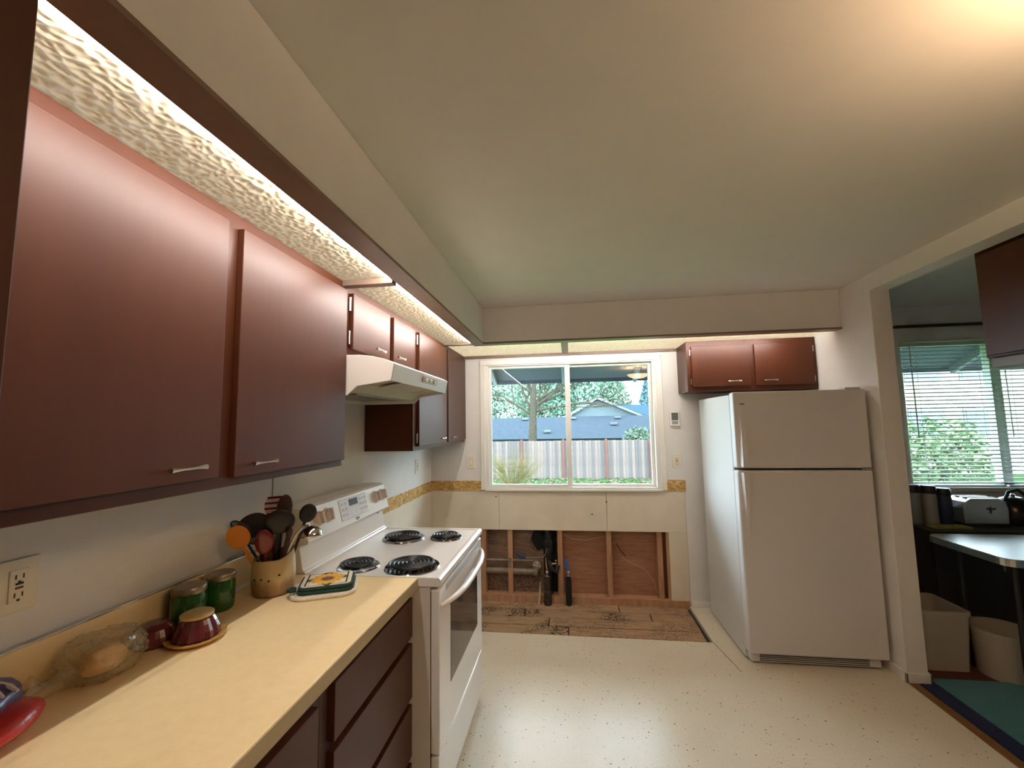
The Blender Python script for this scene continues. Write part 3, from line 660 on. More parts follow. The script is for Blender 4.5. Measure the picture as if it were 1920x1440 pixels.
t = thing('glass_dish', 'dark maroon glass dish standing in the shade beside the plastic bag', 'dish', (.085, -2.700, ZK))
faceted(B(), (.085, -2.700, ZK), [(.048, 0), (.054, .008), (.052, .026), (.044, .044), (.03, .056), (.012, .060)], 28, .02).build('bowl', maroon, t)
# plastic bag with a loaf
def bag_mat():
    mt, nt, p = newmat('clear_crinkled_plastic'); v = coords(nt)
    n = node(nt, 'ShaderNodeTexNoise', Scale=26., Detail=4., Distortion=1.5); nt.links.new(v, n.inputs['Vector'])
    b = node(nt, 'ShaderNodeBump', Strength=.9, Distance=.02); nt.links.new(n.outputs['Fac'], b.inputs['Height'])
    gl = node(nt, 'ShaderNodeBsdfGlossy', Roughness=.12); nt.links.new(b.outputs[0], gl.inputs['Normal'])
    di = node(nt, 'ShaderNodeBsdfDiffuse'); di.inputs[0].default_value = srgb(240, 222, 176); tr = node(nt, 'ShaderNodeBsdfTransparent'); tr.inputs[0].default_value = (.97, .95, .90, 1)
    m1 = node(nt, 'ShaderNodeMixShader'); m1.inputs[0].default_value = .16; nt.links.new(tr.outputs[0], m1.inputs[1]); nt.links.new(di.outputs[0], m1.inputs[2])
    ly = node(nt, 'ShaderNodeLayerWeight', Blend=.5); nt.links.new(b.outputs[0], ly.inputs['Normal']); pw = node(nt, 'ShaderNodeMath', operation='POWER'); nt.links.new(ly.outputs['Facing'], pw.inputs[0]); pw.inputs[1].default_value = 4.
    lw = node(nt, 'ShaderNodeMath', operation='MULTIPLY_ADD'); nt.links.new(pw.outputs[0], lw.inputs[0]); lw.inputs[1].default_value = .8; lw.inputs[2].default_value = .06
    m2 = node(nt, 'ShaderNodeMixShader'); nt.links.new(lw.outputs[0], m2.inputs[0]); nt.links.new(m1.outputs[0], m2.inputs[1]); nt.links.new(gl.outputs[0], m2.inputs[2])
    nt.links.new(m2.outputs[0], nt.nodes['Material Output'].inputs[0]); nt.nodes.remove(p); return mt
bagm = bag_mat()
t = thing('bread_bag', 'crumpled clear plastic bag of bread lying by the backsplash', 'bag', (.105, -2.855, ZK))
rb = random.Random(3)
from mathutils import noise as mnoise
def crinkle(d):
    k = 1/max(abs(d.x), abs(d.y), abs(d.z)); box = .55+.45*min(k, 1.35)
    return box*(1+.16*mnoise.noise(d*2.6+Vector((3, 1, 7)))+.10*mnoise.noise(d*6.5)+.05*mnoise.noise(d*15))
B().ell((.108, -2.848, ZK+.050), (.066, .078, .050), 44, 26, crinkle).floor(ZK+.0008).build('film', bagm, t, smooth=True)
B().tube([(.100, -2.915, ZK+.044), (.096, -2.945, ZK+.028), (.086, -2.962, ZK+.022), (.072, -2.985, ZK+.034)], [.034, .014, .020, .034], 14).floor(ZK+.0008).build('gathered_neck', bagm, t, smooth=True)
B().ell((.105, -2.848, ZK+.036), (.040, .052, .030), 20, 12, lambda d: 1+.04*math.sin(6*d.y)).build('loaf', M('bread_crust', srgb(206, 160, 96), .8, var=.2, scale=14), t, smooth=True)
# red and purple package at the left edge
t = thing('food_package', 'red and purple plastic food package at the near counter corner', 'package', (.115, -3.13, ZK))
red = M('red_plastic_film', srgb(170, 40, 40), .3, var=.2, scale=18, bump=.3, bscale=30); pur = M('purple_plastic_film', srgb(62, 48, 92), .3, var=.25, scale=18, bump=.3, bscale=30)
B().ell((.125, -3.106, ZK+.036), (.092, .105, .036), 24, 12, lambda d: 1+.05*math.sin(8*d.x+5*d.y)).floor(ZK+.0008).build('red_base', red, t, smooth=True)
B().ell((.100, -3.106, ZK+.072), (.074, .090, .036), 24, 12, lambda d: 1+.07*math.sin(9*d.x-6*d.y)).build('purple_top', pur, t, smooth=True)
wpm = M('white_print', srgb(206, 196, 186), .4)
for k in range(5):
    yy = -3.150+.022*k; B().tube([(.112+.01*math.sin(k), yy, ZK+.112-.0016*(k-2)**2), (.146, yy+.006, ZK+.100-.0016*(k-2)**2), (.163, yy+.008, ZK+.086)], [.003, .005, .003], 6).build('white_lettering', wpm, t, smooth=True)

# potholders
def pad(x, y, z, w, d, h, rz, r=.035):
    pts = []
    for (sx_, sy_) in ((1, 1), (-1, 1), (-1, -1), (1, -1)):
        a0 = {(1, 1): 0, (-1, 1): 90, (-1, -1): 180, (1, -1): 270}[(sx_, sy_)]
        for k in range(6):
            q = math.radians(a0+18*k); pts.append((sx_*(w/2-r)+r*math.cos(q), sy_*(d/2-r)+r*math.sin(q)))
    c, s_ = math.cos(rz), math.sin(rz); R = [(x+p[0]*c-p[1]*s_, y+p[0]*s_+p[1]*c) for p in pts]
    return B().prism(R, 'z', z, z+h)
cloth_w = M('white_terry', srgb(222, 212, 192), .95, var=.06, scale=60, bump=.5, bscale=160, sheen=.3)
px, py, prz = .353, -2.286, math.radians(24)
o = pad(px, py, ZK, .225, .190, .012, prz, .055).build('hot_pad', cloth_w, bevel=.005, seg=3); tag(o, 'cream terry hot pad lying under the sunflower potholder', 'hot pad')
t = thing('potholder', 'quilted sunflower potholder with dark green binding on the cream pad', 'potholder', (px+.005, py+.006, ZK+.0122))
grn = M('dark_green_binding', srgb(36, 62, 52), .9, var=.2, scale=50, bump=.4, bscale=150)
def sunflower_mat():
    mt, nt, p = newmat('sunflower_print'); tc = node(nt, 'ShaderNodeTexCoord')
    mp = node(nt, 'ShaderNodeMapping'); mp.inputs['Rotation'].default_value = (0, 0, -prz); nt.links.new(tc.outputs['Object'], mp.inputs['Vector'])
    s1 = node(nt, 'ShaderNodeSeparateXYZ'); nt.links.new(mp.outputs[0], s1.inputs[0])
    def math_(op, a, b=None):
        n = node(nt, 'ShaderNodeMath', operation=op)
        for i, q in enumerate((a, b)):
            if q is None: continue
            if isinstance(q, (int, float)): n.inputs[i].default_value = q
            else: nt.links.new(q, n.inputs[i])
        return n.outputs[0]
    X, Y = s1.outputs[0], s1.outputs[1]
    R = math_('SQRT', math_('ADD', math_('MULTIPLY', X, X), math_('MULTIPLY', Y, Y))); A = math_('ARCTAN2', Y, X)
    pet = math_('ADD', .048, math_('MULTIPLY', math_('ABSOLUTE', math_('SINE', math_('MULTIPLY', A, 7))), .012))
    leaf = math_('ADD', .050, math_('MULTIPLY', math_('SINE', math_('ADD', math_('MULTIPLY', A, 4), 1.2)), .022))
    mxy = math_('MAXIMUM', math_('ABSOLUTE', math_('MULTIPLY', X, .88)), math_('ABSOLUTE', Y))
    c = mixcol(nt, math_('LESS_THAN', R, leaf), srgb(226, 216, 194), srgb(70, 96, 58))
    fr_ = math_('MULTIPLY', math_('GREATER_THAN', mxy, .058), math_('LESS_THAN', mxy, .0625)); c = mixcol(nt, fr_, c, srgb(40, 30, 34))
    c = mixcol(nt, math_('LESS_THAN', R, pet), c, srgb(226, 168, 62)); c = mixcol(nt, math_('LESS_THAN', R, .026), c, srgb(206, 142, 48))
    nz = node(nt, 'ShaderNodeTexNoise', Scale=260.); nt.links.new(tc.outputs['Object'], nz.inputs['Vector'])
    seed = ramp(nt, nz.outputs['Fac'], [(.4, srgb(70, 42, 50)), (.62, srgb(140, 104, 104))])
    c = mixcol(nt, math_('LESS_THAN', R, .021), c, seed); nt.links.new(c, p.inputs['Base Color']); p.inputs['Roughness'].default_value = .9
    return mt
pad(px+.005, py+.006, ZK+.0122, .190, .160, .012, prz, .03).build('lower_quilt', grn, t, bevel=.005, seg=3)
pad(px+.005, py+.006, ZK+.0245, .185, .155, .011, prz, .03).build('binding', grn, t, bevel=.005, seg=3)
pad(px+.005, py+.006, ZK+.0350, .168, .138, .0035, prz, .02).build('printed_face', sunflower_mat(), t, bevel=.0015)
cs, sn = math.cos(prz), math.sin(prz)
lp = [(-.092, -.045), (-.106, -.055), (-.116, -.045), (-.111, -.03), (-.092, -.03)]
B().tube([(px+a*cs-b_*sn, py+a*sn+b_*cs, ZK+.026) for a, b_ in lp], .006, 8).build('hanging_loop', grn, t, smooth=True)

# ---------------------------------------------------------------- crock and utensils
CX, CY = .168, -2.318
crock_m = (lambda: None)
def crock_mat():
    mt, nt, p = newmat('drip_glazed_stoneware'); v = coords(nt)
    sp = node(nt, 'ShaderNodeSeparateXYZ'); nt.links.new(v, sp.inputs[0])
    n = node(nt, 'ShaderNodeTexNoise', Scale=30., Detail=4.); v2 = coords(nt, (1, 1, .16)); nt.links.new(v2, n.inputs['Vector'])
    ad = node(nt, 'ShaderNodeMath', operation='MULTIPLY_ADD'); nt.links.new(n.outputs['Fac'], ad.inputs[0]); ad.inputs[1].default_value = .09; nt.links.new(sp.outputs[2], ad.inputs[2])
    c = ramp(nt, ad.outputs[0], [(.045, srgb(146, 112, 80)), (.085, srgb(168, 136, 98)), (.11, srgb(196, 172, 126)), (.2, srgb(184, 166, 126))])
    nt.links.new(c, p.inputs['Base Color']); p.inputs['Roughness'].default_value = .25; return mt
t = thing('utensil_crock', 'glazed stoneware crock holding kitchen utensils beside the range', 'crock', (CX, CY, ZK))
g = B(); n = 36; vs_, fs = [], []
prof = [(.062, 0), (.069, .006), (.0725, .04), (.072, .085), (.069, .125), (.066, 1.)]
inner = [(.060, 1.), (.064, .11), (.066, .03), (.02, .012)]
allp = prof+inner
for (r, h) in allp:
    for j in range(n):
        q = 2*math.pi*j/n
        hh = h if h < .9 else .133+.018*math.sin(q+.6)+.006*math.sin(3*q)       # uneven hand-shaped rim
        vs_.append((CX+r*math.cos(q), CY+r*math.sin(q), ZK+hh))
for i in range(len(allp)-1):
    for j in range(n): fs.append((i*n+j, i*n+(j+1) % n, (i+1)*n+(j+1) % n, (i+1)*n+j))
fs += [tuple(range(n))[::-1], tuple(range((len(allp)-1)*n, len(allp)*n))]
g.add(vs_, fs); cr = g.build('body', crock_mat(), t, smooth=True)
for k, (a, z) in enumerate(((-1.9, .062), (-1.5, .066), (-1.15, .060), (-.7, .075))):
    B().ell((CX+.0722*math.cos(a), CY+.0722*math.sin(a), ZK+z), (.004, .004, .0035), 8, 6).build('glaze_spot', dark_slot, cr)
def utensil(name, label, tip, foot, head_fn, hmat, head_mat, hr=.005, rb_=None):
    """handle from foot (inside crock) to the head's base; head_fn(builder, base, dir) adds the head"""
    foot = Vector(foot); tip = Vector(tip); d = (tip-foot).normalized()
    t = thing(name, label, 'utensil', foot, 'utensils in the crock')
    B().tube([foot, foot.lerp(tip, .5), tip], [hr, hr*.85, hr], 8).build('handle', hmat, t, smooth=True)
    g = B(); head_fn(g, tip, d); g.build('head', head_mat, t, smooth=True); return t
def disc_head(w, h, th, face):
    """oval blade: w half width, h half length, facing direction face"""
    def fn(g, base, d):
        nrm = Vector(face); nrm = (nrm-d*nrm.dot(d)).normalized(); sd = d.cross(nrm).normalized(); c = base+d*h*.85
        R = Matrix((sd, nrm, d)).transposed(); g.ell(c, (w, th, h), 20, 12, None, R)
    return fn
camdir = Vector((.62, -.78, .05))
zb = ZK+.018
blk = M('black_nylon', srgb(26, 24, 25), .38, var=.1); brn = M('dark_walnut_wood', srgb(58, 34, 28), .5, var=.25, scale=30, stretch=(4, 4, .6)); redp = M('red_plastic', srgb(120, 26, 28), .2, coat=.3)
org = M('orange_nylon', srgb(222, 134, 34), .45, var=.03)
utensil('orange_spoon', 'orange flat spoon leaning out of the utensil crock', (.095, -2.385, 1.095), (.150, -2.330, zb), disc_head(.036, .044, .005, camdir), org, org, .0075)
utensil('wooden_spoon', 'tall dark walnut spoon standing highest in the utensil crock', (.185, -2.30, 1.170), (.172, -2.315, zb), disc_head(.027, .050, .006, camdir), brn, brn, .006)
utensil('black_spoon', 'large black oval spoon in the middle of the utensil crock', (.200, -2.345, 1.135), (.165, -2.325, zb), disc_head(.050, .046, .008, camdir), blk, blk, .006)
utensil('black_turner', 'black mesh-textured round skimmer behind the orange spoon', (.085, -2.31, 1.115), (.150, -2.31, zb), disc_head(.055, .044, .007, camdir), blk, M('black_mesh', srgb(34, 28, 26), .5, var=.5, scale=160, bump=.6, bscale=200), .006)
utensil('red_spoon', 'glossy red plastic spoon at the front of the utensil crock', (.172, -2.372, 1.070), (.168, -2.340, zb), disc_head(.029, .048, .009, camdir), redp, redp, .008)
utensil('black_paddle', 'round black paddle behind the steel ladle', (.258, -2.275, 1.160), (.190, -2.30, zb), disc_head(.030, .036, .006, camdir), brn, blk, .006)
utensil('brown_paddle', 'narrow dark brown paddle leaning right in the utensil crock', (.232, -2.335, 1.110), (.185, -2.322, zb), disc_head(.011, .024, .008, camdir), brn, brn, .009)
# striped slotted turner: red blade of five strips
t = thing('slotted_turner', 'dark red slotted turner with pale stripes in the crock', 'utensil', (.160, -2.295, zb), 'utensils in the crock')
B().tube([(.160, -2.295, zb), (.135, -2.29, 1.12), (.125, -2.285, 1.185)], .005, 8).build('handle', redp, t, smooth=True)
stp = M('cream_stripe', srgb(206, 188, 178), .4)
sd = Vector((.78, .62, 0)); upv = Vector((-.10, .02, 1)).normalized()
for k in range(7):
    c = Vector((.127, -2.285, 1.188))+upv*(.010*k)+sd*.012; wd = .036*math.sqrt(max(.05, 1-((k-2.6)/4.6)**2))
    B().tube([c-sd*wd, c+sd*wd], .0048, 6).build('blade_strip', redp if k % 2 == 0 else stp, t, smooth=True)
# wire slotted server at far left
t = thing('slotted_server', 'black slotted server with open bars leaning far left in the crock', 'utensil', (.140, -2.32, zb), 'utensils in the crock')
B().tube([(.140, -2.32, zb), (.10, -2.325, 1.04), (.065, -2.325, 1.085)], .0045, 8).build('handle', blk, t, smooth=True)
c0 = Vector((.055, -2.335, 1.130)); u_ = Vector((.55, .35, -.3)).normalized(); v_ = Vector((-.45, -.15, .85)).normalized()
ring = [c0+u_*.040*math.cos(q)+v_*.046*math.sin(q) for q in [2*math.pi*i/20 for i in range(21)]]
B().tube(ring, .0035, 6).build('rim', blk, t, smooth=True)
for k in range(-3, 4):
    L = .046*math.sqrt(1-(k/4.2)**2); p = c0+u_*.0105*k; B().tube([p-v_*L, p+v_*L], .0024, 6).build('bar', blk, t, smooth=True)
# stainless ladle, bowl turned outwards
t = thing('steel_ladle', 'stainless steel ladle hanging over the right rim of the crock', 'utensil', (.185, -2.315, zb), 'utensils in the crock')
B().tube([(.185, -2.315, zb), (.225, -2.325, 1.06), (.262, -2.335, 1.125), (.292, -2.338, 1.155), (.318, -2.338, 1.160)], [.004, .005, .0065, .0055, .004], 8).build('handle', steel, t, smooth=True)
g = B(); vs_, fs = [], []; nu, nv = 20, 7; c0 = Vector((.326, -2.340, 1.124))
for i in range(nv+1):
    th = math.pi/2*i/nv
    for j in range(nu):
        q = 2*math.pi*j/nu; vs_.append(c0+Vector((math.sin(th)*math.cos(q)*.039, math.sin(th)*math.sin(q)*.039, math.cos(th)*.035)))
for i in range(nv):
    for j in range(nu): fs.append((i*nu+j, i*nu+(j+1) % nu, (i+1)*nu+(j+1) % nu, (i+1)*nu+j))
g.add(vs_, fs); o = g.build('bowl', M('polished_steel', (.62, .60, .58, 1), .08, 1., var=.02), t, smooth=True); sm = o.modifiers.new('thick', 'SOLIDIFY'); sm.thickness = .0012

# ================================================================== DINING SIDE
w2 = bpy.data.objects.new('window_2', None); COL.objects.link(w2); w2.location = (4.6, .05, .965); struct(w2, 'dining room window behind white mini blinds')
g = B(); x0, x1, z0, z1 = DWIN
g.box(x0, x0+.03, .03, .095, z0, z1); g.box(x1-.03, x1, .03, .095, z0, z1); g.box(x0, x1, .03, .095, z0, z0+.03); g.box(x0, x1, .03, .095, z1-.03, z1); g.box(4.585, 4.655, .03, .095, z0, z1); g.build('frame', vinyl_white, w2, bevel=.002)
for (a, c) in ((3.96, 4.585), (4.655, 5.32)): bx(a, c, .06, .064, z0+.03, z1-.03).build('pane', glass, w2)
bx(3.90, 5.38, -.03, .03, .935, .964).build('sill', trim_white, w2, bevel=.003)
struct(bx(3.90, 5.6, -.03, -.001, 2.235, 2.255).build('trim_7', M('dark_rail', srgb(50, 44, 40), .6)), 'thin dark rail above the dining window blinds')
slat_m = M('blind_slat_white', srgb(214, 218, 218), .45, var=.02)
def blind(label, x0, x1):
    t = thing('mini_blind', label, 'blind', ((x0+x1)/2, -.012, .975))
    bx(x0, x1, -.030, .008, 2.080, 2.108).build('headrail', slat_m, t, bevel=.002)
    bx(x0, x1, -.022, .0, .972, .985).build('bottom_rail', slat_m, t, bevel=.002)
    a = math.radians(20); first = None; n = 36; xm = (x0+x1)/2
    for k in range(n):
        z = 1.005+(2.070-1.005)*k/(n-1)
        if first is None:
            pts = [(-.0125+.025*i/4, .0022*(1-((i-2)/2)**2)) for i in range(5)]
            poly = [(-.011+p*math.cos(a)-q*math.sin(a), z+p*math.sin(a)*1+q*math.cos(a)) for p, q in pts]; poly += [(p, q-.0009) for p, q in poly[::-1]]
            first = B().prism(poly, 'x', x0+.004, x1-.004).build('slat', slat_m, t)
        else: share(first, (0, 0, (2.070-1.005)*k/(n-1)), t)
    for xx in (x0+.10, x1-.10): B().tube([(xx, -.026, .98), (xx, -.026, 2.085)], .0012, 5).build('ladder_cord', slat_m, t)
    B().tube([(x0+.06, -.034, 1.35), (x0+.055, -.034, 2.08)], .004, 6).build('tilt_wand', M('clear_wand', srgb(200, 206, 206), .2), t)
blind('white mini blind over the left dining window pane', 3.925, 4.560)
blind('white mini blind over the right dining window pane', 4.575, 5.36)
# hanging cabinet beyond the header
t = thing('hanging_cabinet', 'brown cabinet hanging under the header of the dining opening', 'cabinet', (3.42, -2.2, 1.79))
bx(3.272, 3.60, -3.0, -1.480, 1.790, ZC-.001).build('body', cab_m, t, bevel=.002)
d = bx(3.254, 3.271, -2.96, -1.50, 1.80, 2.29).build('door', cab_m, t, bevel=.002)
bx(3.285, 3.59, -2.95, -1.486, 1.742, 1.789).build('under_panel', M('grey_under_panel', srgb(120, 116, 112), .5), t, bevel=.002)
# sideboard below the window
sbm = M('black_brown_wood', srgb(40, 30, 27), .45, var=.2, scale=10)
t = thing('sideboard', 'dark wooden sideboard under the dining window', 'sideboard', (4.5, -.28, 0))
bx(3.635, 5.52, -.52, -.035, .725, .752).build('top', sbm, t, bevel=.003)
bx(3.645, 5.50, -.50, -.04, .06, .725).build('carcass', sbm, t)
for k in range(4):
    dd = bx(3.655+.46*k, 4.10+.46*k, -.518, -.5005, .08, .71).build('door', sbm, t, bevel=.003); bx(4.04+.46*k, 4.052+.46*k, -.532, -.518, .50, .62).build('handle', steel, dd, bevel=.002)
for x_ in (3.65, 5.44):
    for y_ in (-.48, -.08): bx(x_, x_+.04, y_, y_+.04, 0, .06).build('foot', sbm, t)
ZSB = .7525
def canister(label, x, y, r, h, mat, lidmat, cat='canister'):
    t = thing('canister', label, cat, (x, y, ZSB), 'things lined up on the sideboard')
    B().lathe([(r*.92, 0), (r, .01), (r*.98, h*.72), (r*.90, h*.80)], (x, y, ZSB), 24).build('body', mat, t, smooth=True)
    B().lathe([(r*.96, h*.80), (r, h*.83), (r*.98, h*.96), (r*.8, h)], (x, y, ZSB), 24).build('lid', lidmat, t, smooth=True)
canister('grey canister next to the partition wall on the sideboard', 3.712, -.30, .044, .275, M('grey_ceramic', srgb(112, 108, 104), .4), M('black_lid', srgb(30, 28, 28), .5))
canister('pale stoneware canister second along the sideboard', 3.806, -.31, .046, .270, M('pale_ceramic', srgb(140, 130, 120), .4), M('black_lid', srgb(30, 28, 28), .5))
canister('navy blue canister beside the toaster', 3.903, -.30, .047, .250, M('navy_ceramic', srgb(36, 44, 74), .4), M('navy_lid', srgb(26, 30, 48), .4))
tag(bx(3.70, 3.93, -.49, -.40, ZSB, ZSB+.018).build('folded_cloth', M('olive_cloth', srgb(124, 120, 62), .95, var=.2, scale=40, bump=.4), bevel=.006, seg=3), 'folded olive cloth in front of the canisters', 'cloth')
# toaster
t = thing('toaster', 'silver toaster on the sideboard under the blinds', 'toaster', (4.10, -.30, ZSB))
prof = [(3.965, ZSB+.015), (4.235, ZSB+.015), (4.24, ZSB+.12), (4.225, ZSB+.165), (4.19, ZSB+.190), (4.02, ZSB+.190), (3.978, ZSB+.165), (3.96, ZSB+.12)]
B().prism(prof, 'y', -.385, -.225).build('shell', M('toaster_steel', (.42, .42, .41, 1), .32, .8, var=.06), t, bevel=.008, seg=3)
bx(3.965, 4.235, -.392, -.218, ZSB, ZSB+.022).build('base', blk, t, bevel=.004)
for yy in (-.345, -.285): bx(4.01, 4.20, yy, yy+.028, ZSB+.1875, ZSB+.1925).build('bread_slot', dark_slot, t)
bx(4.10, 4.15, -.400, -.384, ZSB+.118, ZSB+.127).build('lever', blk, t, bevel=.002); bx(4.12, 4.13, -.3865, -.3845, ZSB+.09, ZSB+.135).build('lever_slot', dark_slot, t)
# kettle / round black appliance at the right
t = thing('black_kettle', 'rounded black kettle right of the toaster', 'kettle', (4.36, -.28, ZSB))
B().lathe([(.088, 0), (.105, .01), (.112, .06), (.102, .13), (.07, .175), (.03, .19)], (4.36, -.28, ZSB), 28).build('body', M('gloss_black', srgb(22, 21, 21), .25), t, smooth=True)
B().tube([(4.29, -.30, ZSB+.165), (4.31, -.31, ZSB+.225), (4.37, -.31, ZSB+.24), (4.43, -.29, ZSB+.20), (4.45, -.28, ZSB+.15)], .010, 8).build('handle', blk, t, smooth=True)
B().lathe([(.012, 0), (.014, .01), (.006, .02)], (4.36, -.28, ZSB+.19), 12).build('lid_knob', chrome, t, smooth=True)
# dinette table
t = thing('dinette_table', 'pale topped dinette table with chrome edge in the dining room', 'table', (4.0, -.88, 0))
def rr(x0, x1, y0, y1, r):
    pts = []
    for (cx, cy, a0) in ((x1-r, y1-r, 0), (x0+r, y1-r, 90), (x0+r, y0+r, 180), (x1-r, y0+r, 270)):
        for k in range(7): q = math.radians(a0+15*k); pts.append((cx+r*math.cos(q), cy+r*math.sin(q)))
    return pts
B().prism(rr(3.545, 4.70, -1.150, -.60, .07), 'z', .742, .752).build('tabletop', M('grey_formica', srgb(150, 156, 150), .3, var=.06, scale=40), t)
B().prism(rr(3.541, 4.704, -1.154, -.596, .074), 'z', .712, .748).build('chrome_edge', chrome, t)
for (x, y) in ((3.66, -1.04), (3.66, -.70), (4.58, -1.04), (4.58, -.70)): B().tube([(x, y, -.002), (x, y, .712)], .014, 10).build('leg', M('dark_leg', srgb(36, 34, 34), .4), t, smooth=True)
# bins
binm = M('greyish_white_plastic', srgb(176, 164, 150), .5, var=.03)
def tub(name, label, cx, cy, prof_fn, h, th=.006):
    t = thing(name, label, 'bin', (cx, cy, -.002)); outer0 = prof_fn(.88, 0); outer1 = prof_fn(1., 0); n = len(outer0)
    g = B(); rings = [(prof_fn(.88, 0), 0), (prof_fn(1., 0), h), (prof_fn(1., th), h), (prof_fn(.88, th), th)]
    vs_ = [(cx+p[0], cy+p[1], -.002+z) for (pl, z) in rings for p in pl]; fs = []
    for i in range(3):
        for j in range(n): fs.append((i*n+j, i*n+(j+1) % n, (i+1)*n+(j+1) % n, (i+1)*n+j))
    fs += [tuple(range(n))[::-1], tuple(range(3*n, 4*n))]
    g.add(vs_, fs); g.build('tub', binm, t, smooth=True)
    rim0, rim1 = prof_fn(1.04, 0), prof_fn(1.0, 0)
    g = B(); vs_ = [(cx+p[0], cy+p[1], -.002+z) for (pl, z) in ((rim0, h-.02), (rim0, h+.002), (prof_fn(1., th), h+.002), (prof_fn(1., .0005), h-.02)) for p in pl]; fs = []
    for i in range(4):
        for j in range(n): fs.append((i*n+j, i*n+(j+1) % n, ((i+1) % 4)*n+(j+1) % n, ((i+1) % 4)*n+j))
    g.add(vs_, fs); g.build('rim', binm, t, smooth=True); return t
sq = lambda w, d: (lambda s_, ins: [(x*s_*(1-ins/(w/2)), y*s_*(1-ins/(d/2))) for x, y in rr(-w/2, w/2, -d/2, d/2, .03)])
rd = lambda r: (lambda s_, ins: [((r-ins)*s_*math.cos(2*math.pi*i/28), (r-ins)*s_*math.sin(2*math.pi*i/28)) for i in range(28)])
t = tub('storage_bin', 'square off-white plastic bin behind the partition wall end', 3.470, -.66, sq(.275, .30), .345)
tub('waste_bin', 'round off-white plastic bin right of the square bin', 3.765, -.800, rd(.145), .262)
# rug
t = thing('floor_rug', 'teal rug with navy border on the dining room floor', 'rug', (4.3, -2.6, -.002))
bx(3.278, 5.4, -4.3, -.895, -.0015, .008).build('field', M('teal_pile', srgb(36, 116, 126), .95, var=.15, scale=60, bump=.5, bscale=200, sheen=.2), t, bevel=.003)
nav = M('navy_pile', srgb(22, 32, 72), .95, var=.15, scale=60, bump=.5, bscale=200)
bx(3.190, 3.279, -4.3, -.960, -.0015, .009).build('border', nav, t, bevel=.003)

# ================================================================== OUTSIDE
GY = -.95
def xs(r, g, b_): c = srgb(r, g, b_); return (c[0]*.34, c[1]*.34, c[2]*.34, 1)   # yard base colours darkened to offset the bright overcast sky
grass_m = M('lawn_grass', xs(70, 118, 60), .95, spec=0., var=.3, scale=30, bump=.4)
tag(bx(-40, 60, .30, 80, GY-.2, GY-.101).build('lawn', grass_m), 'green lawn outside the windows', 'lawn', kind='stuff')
g = B(); rl = random.Random(11)
for i in range(2600):
    x, y, z = rl.uniform(-6, 9), rl.uniform(13.4, 16.3), GY-.099+rl.uniform(0, .06); s_ = rl.uniform(.04, .09); a = rl.uniform(0, 6.28); e = rl.uniform(-.03, .05)
    ca, sa = math.cos(a)*s_, math.sin(a)*s_; g.add([(x-ca, y-sa, z), (x+sa*.6, y-ca*.6, z+e), (x+ca, y+sa, z+.01), (x-sa*.6, y+ca*.6, z+e*.4)], [(0, 1, 2, 3)])
tag(g.build('fallen_leaves', M('leaf_litter', xs(126, 98, 88), .9, var=.4, scale=2)), 'pinkish fallen leaves along the fence foot', 'leaves', kind='stuff')
# eave over the windows with rafter tails
eave_m = M('eave_board_grey', xs(92, 104, 112), .8, var=.06); fas = M('fascia_pale', xs(150, 164, 168), .7)
ev = bpy.data.objects.new('roof_eave', None); COL.objects.link(ev); ev.location = (2, .5, 2.0); struct(ev, 'grey roof overhang outside the windows')
B().prism([(.14, 2.36), (.98, 2.005), (.98, 2.03), (.14, 2.385)], 'x', -1.5, 8).build('soffit_board', eave_m, ev)
B().prism([(.98, 1.965), (1.01, 1.965), (1.01, 2.06), (.98, 2.06)], 'x', -1.5, 8).build('fascia', eave_m, ev)
for x in (-.35, .42, 1.19, 1.96, 2.73, 3.5, 4.27, 5.04): B().prism([(.14, 2.29), (.96, 1.945), (.98, 2.004), (.14, 2.359)], 'x', x, x+.04).build('rafter_tail', fas, ev)
bx(-.35, .28, .15, .99, 2.26, 2.30).build('porch_soffit', fas, ev)
# fence
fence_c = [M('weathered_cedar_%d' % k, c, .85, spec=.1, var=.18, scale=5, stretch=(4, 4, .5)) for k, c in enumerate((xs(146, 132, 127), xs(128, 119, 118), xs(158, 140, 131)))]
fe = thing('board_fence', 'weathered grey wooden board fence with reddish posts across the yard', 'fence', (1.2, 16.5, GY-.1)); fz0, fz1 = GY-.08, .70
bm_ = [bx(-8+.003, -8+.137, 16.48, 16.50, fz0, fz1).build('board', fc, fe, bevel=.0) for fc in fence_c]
base0 = bm_[0].location.copy(); i = 0
for i in range(3): bm_[i].location.x = .14*i
for i in range(3, 125):
    share(bm_[i % 3 if rl.random() < .6 else rl.randrange(3)], (.14*i, rl.uniform(-.012, .012), rl.uniform(-.012, .012)), fe)
post_m = M('red_cedar_post', xs(126, 70, 52), .8, var=.15)
p0 = bx(-6.95, -6.85, 16.36, 16.47, fz0, fz1+.06).build('post', post_m, fe)
for k in range(1, 9): share(p0, (1.96*k, 0, 0), fe)
for z in (fz0+.25, fz1-.25): bx(-8, 9.5, 16.505, 16.54, z, z+.09).build('rail', fence_c[1], fe)
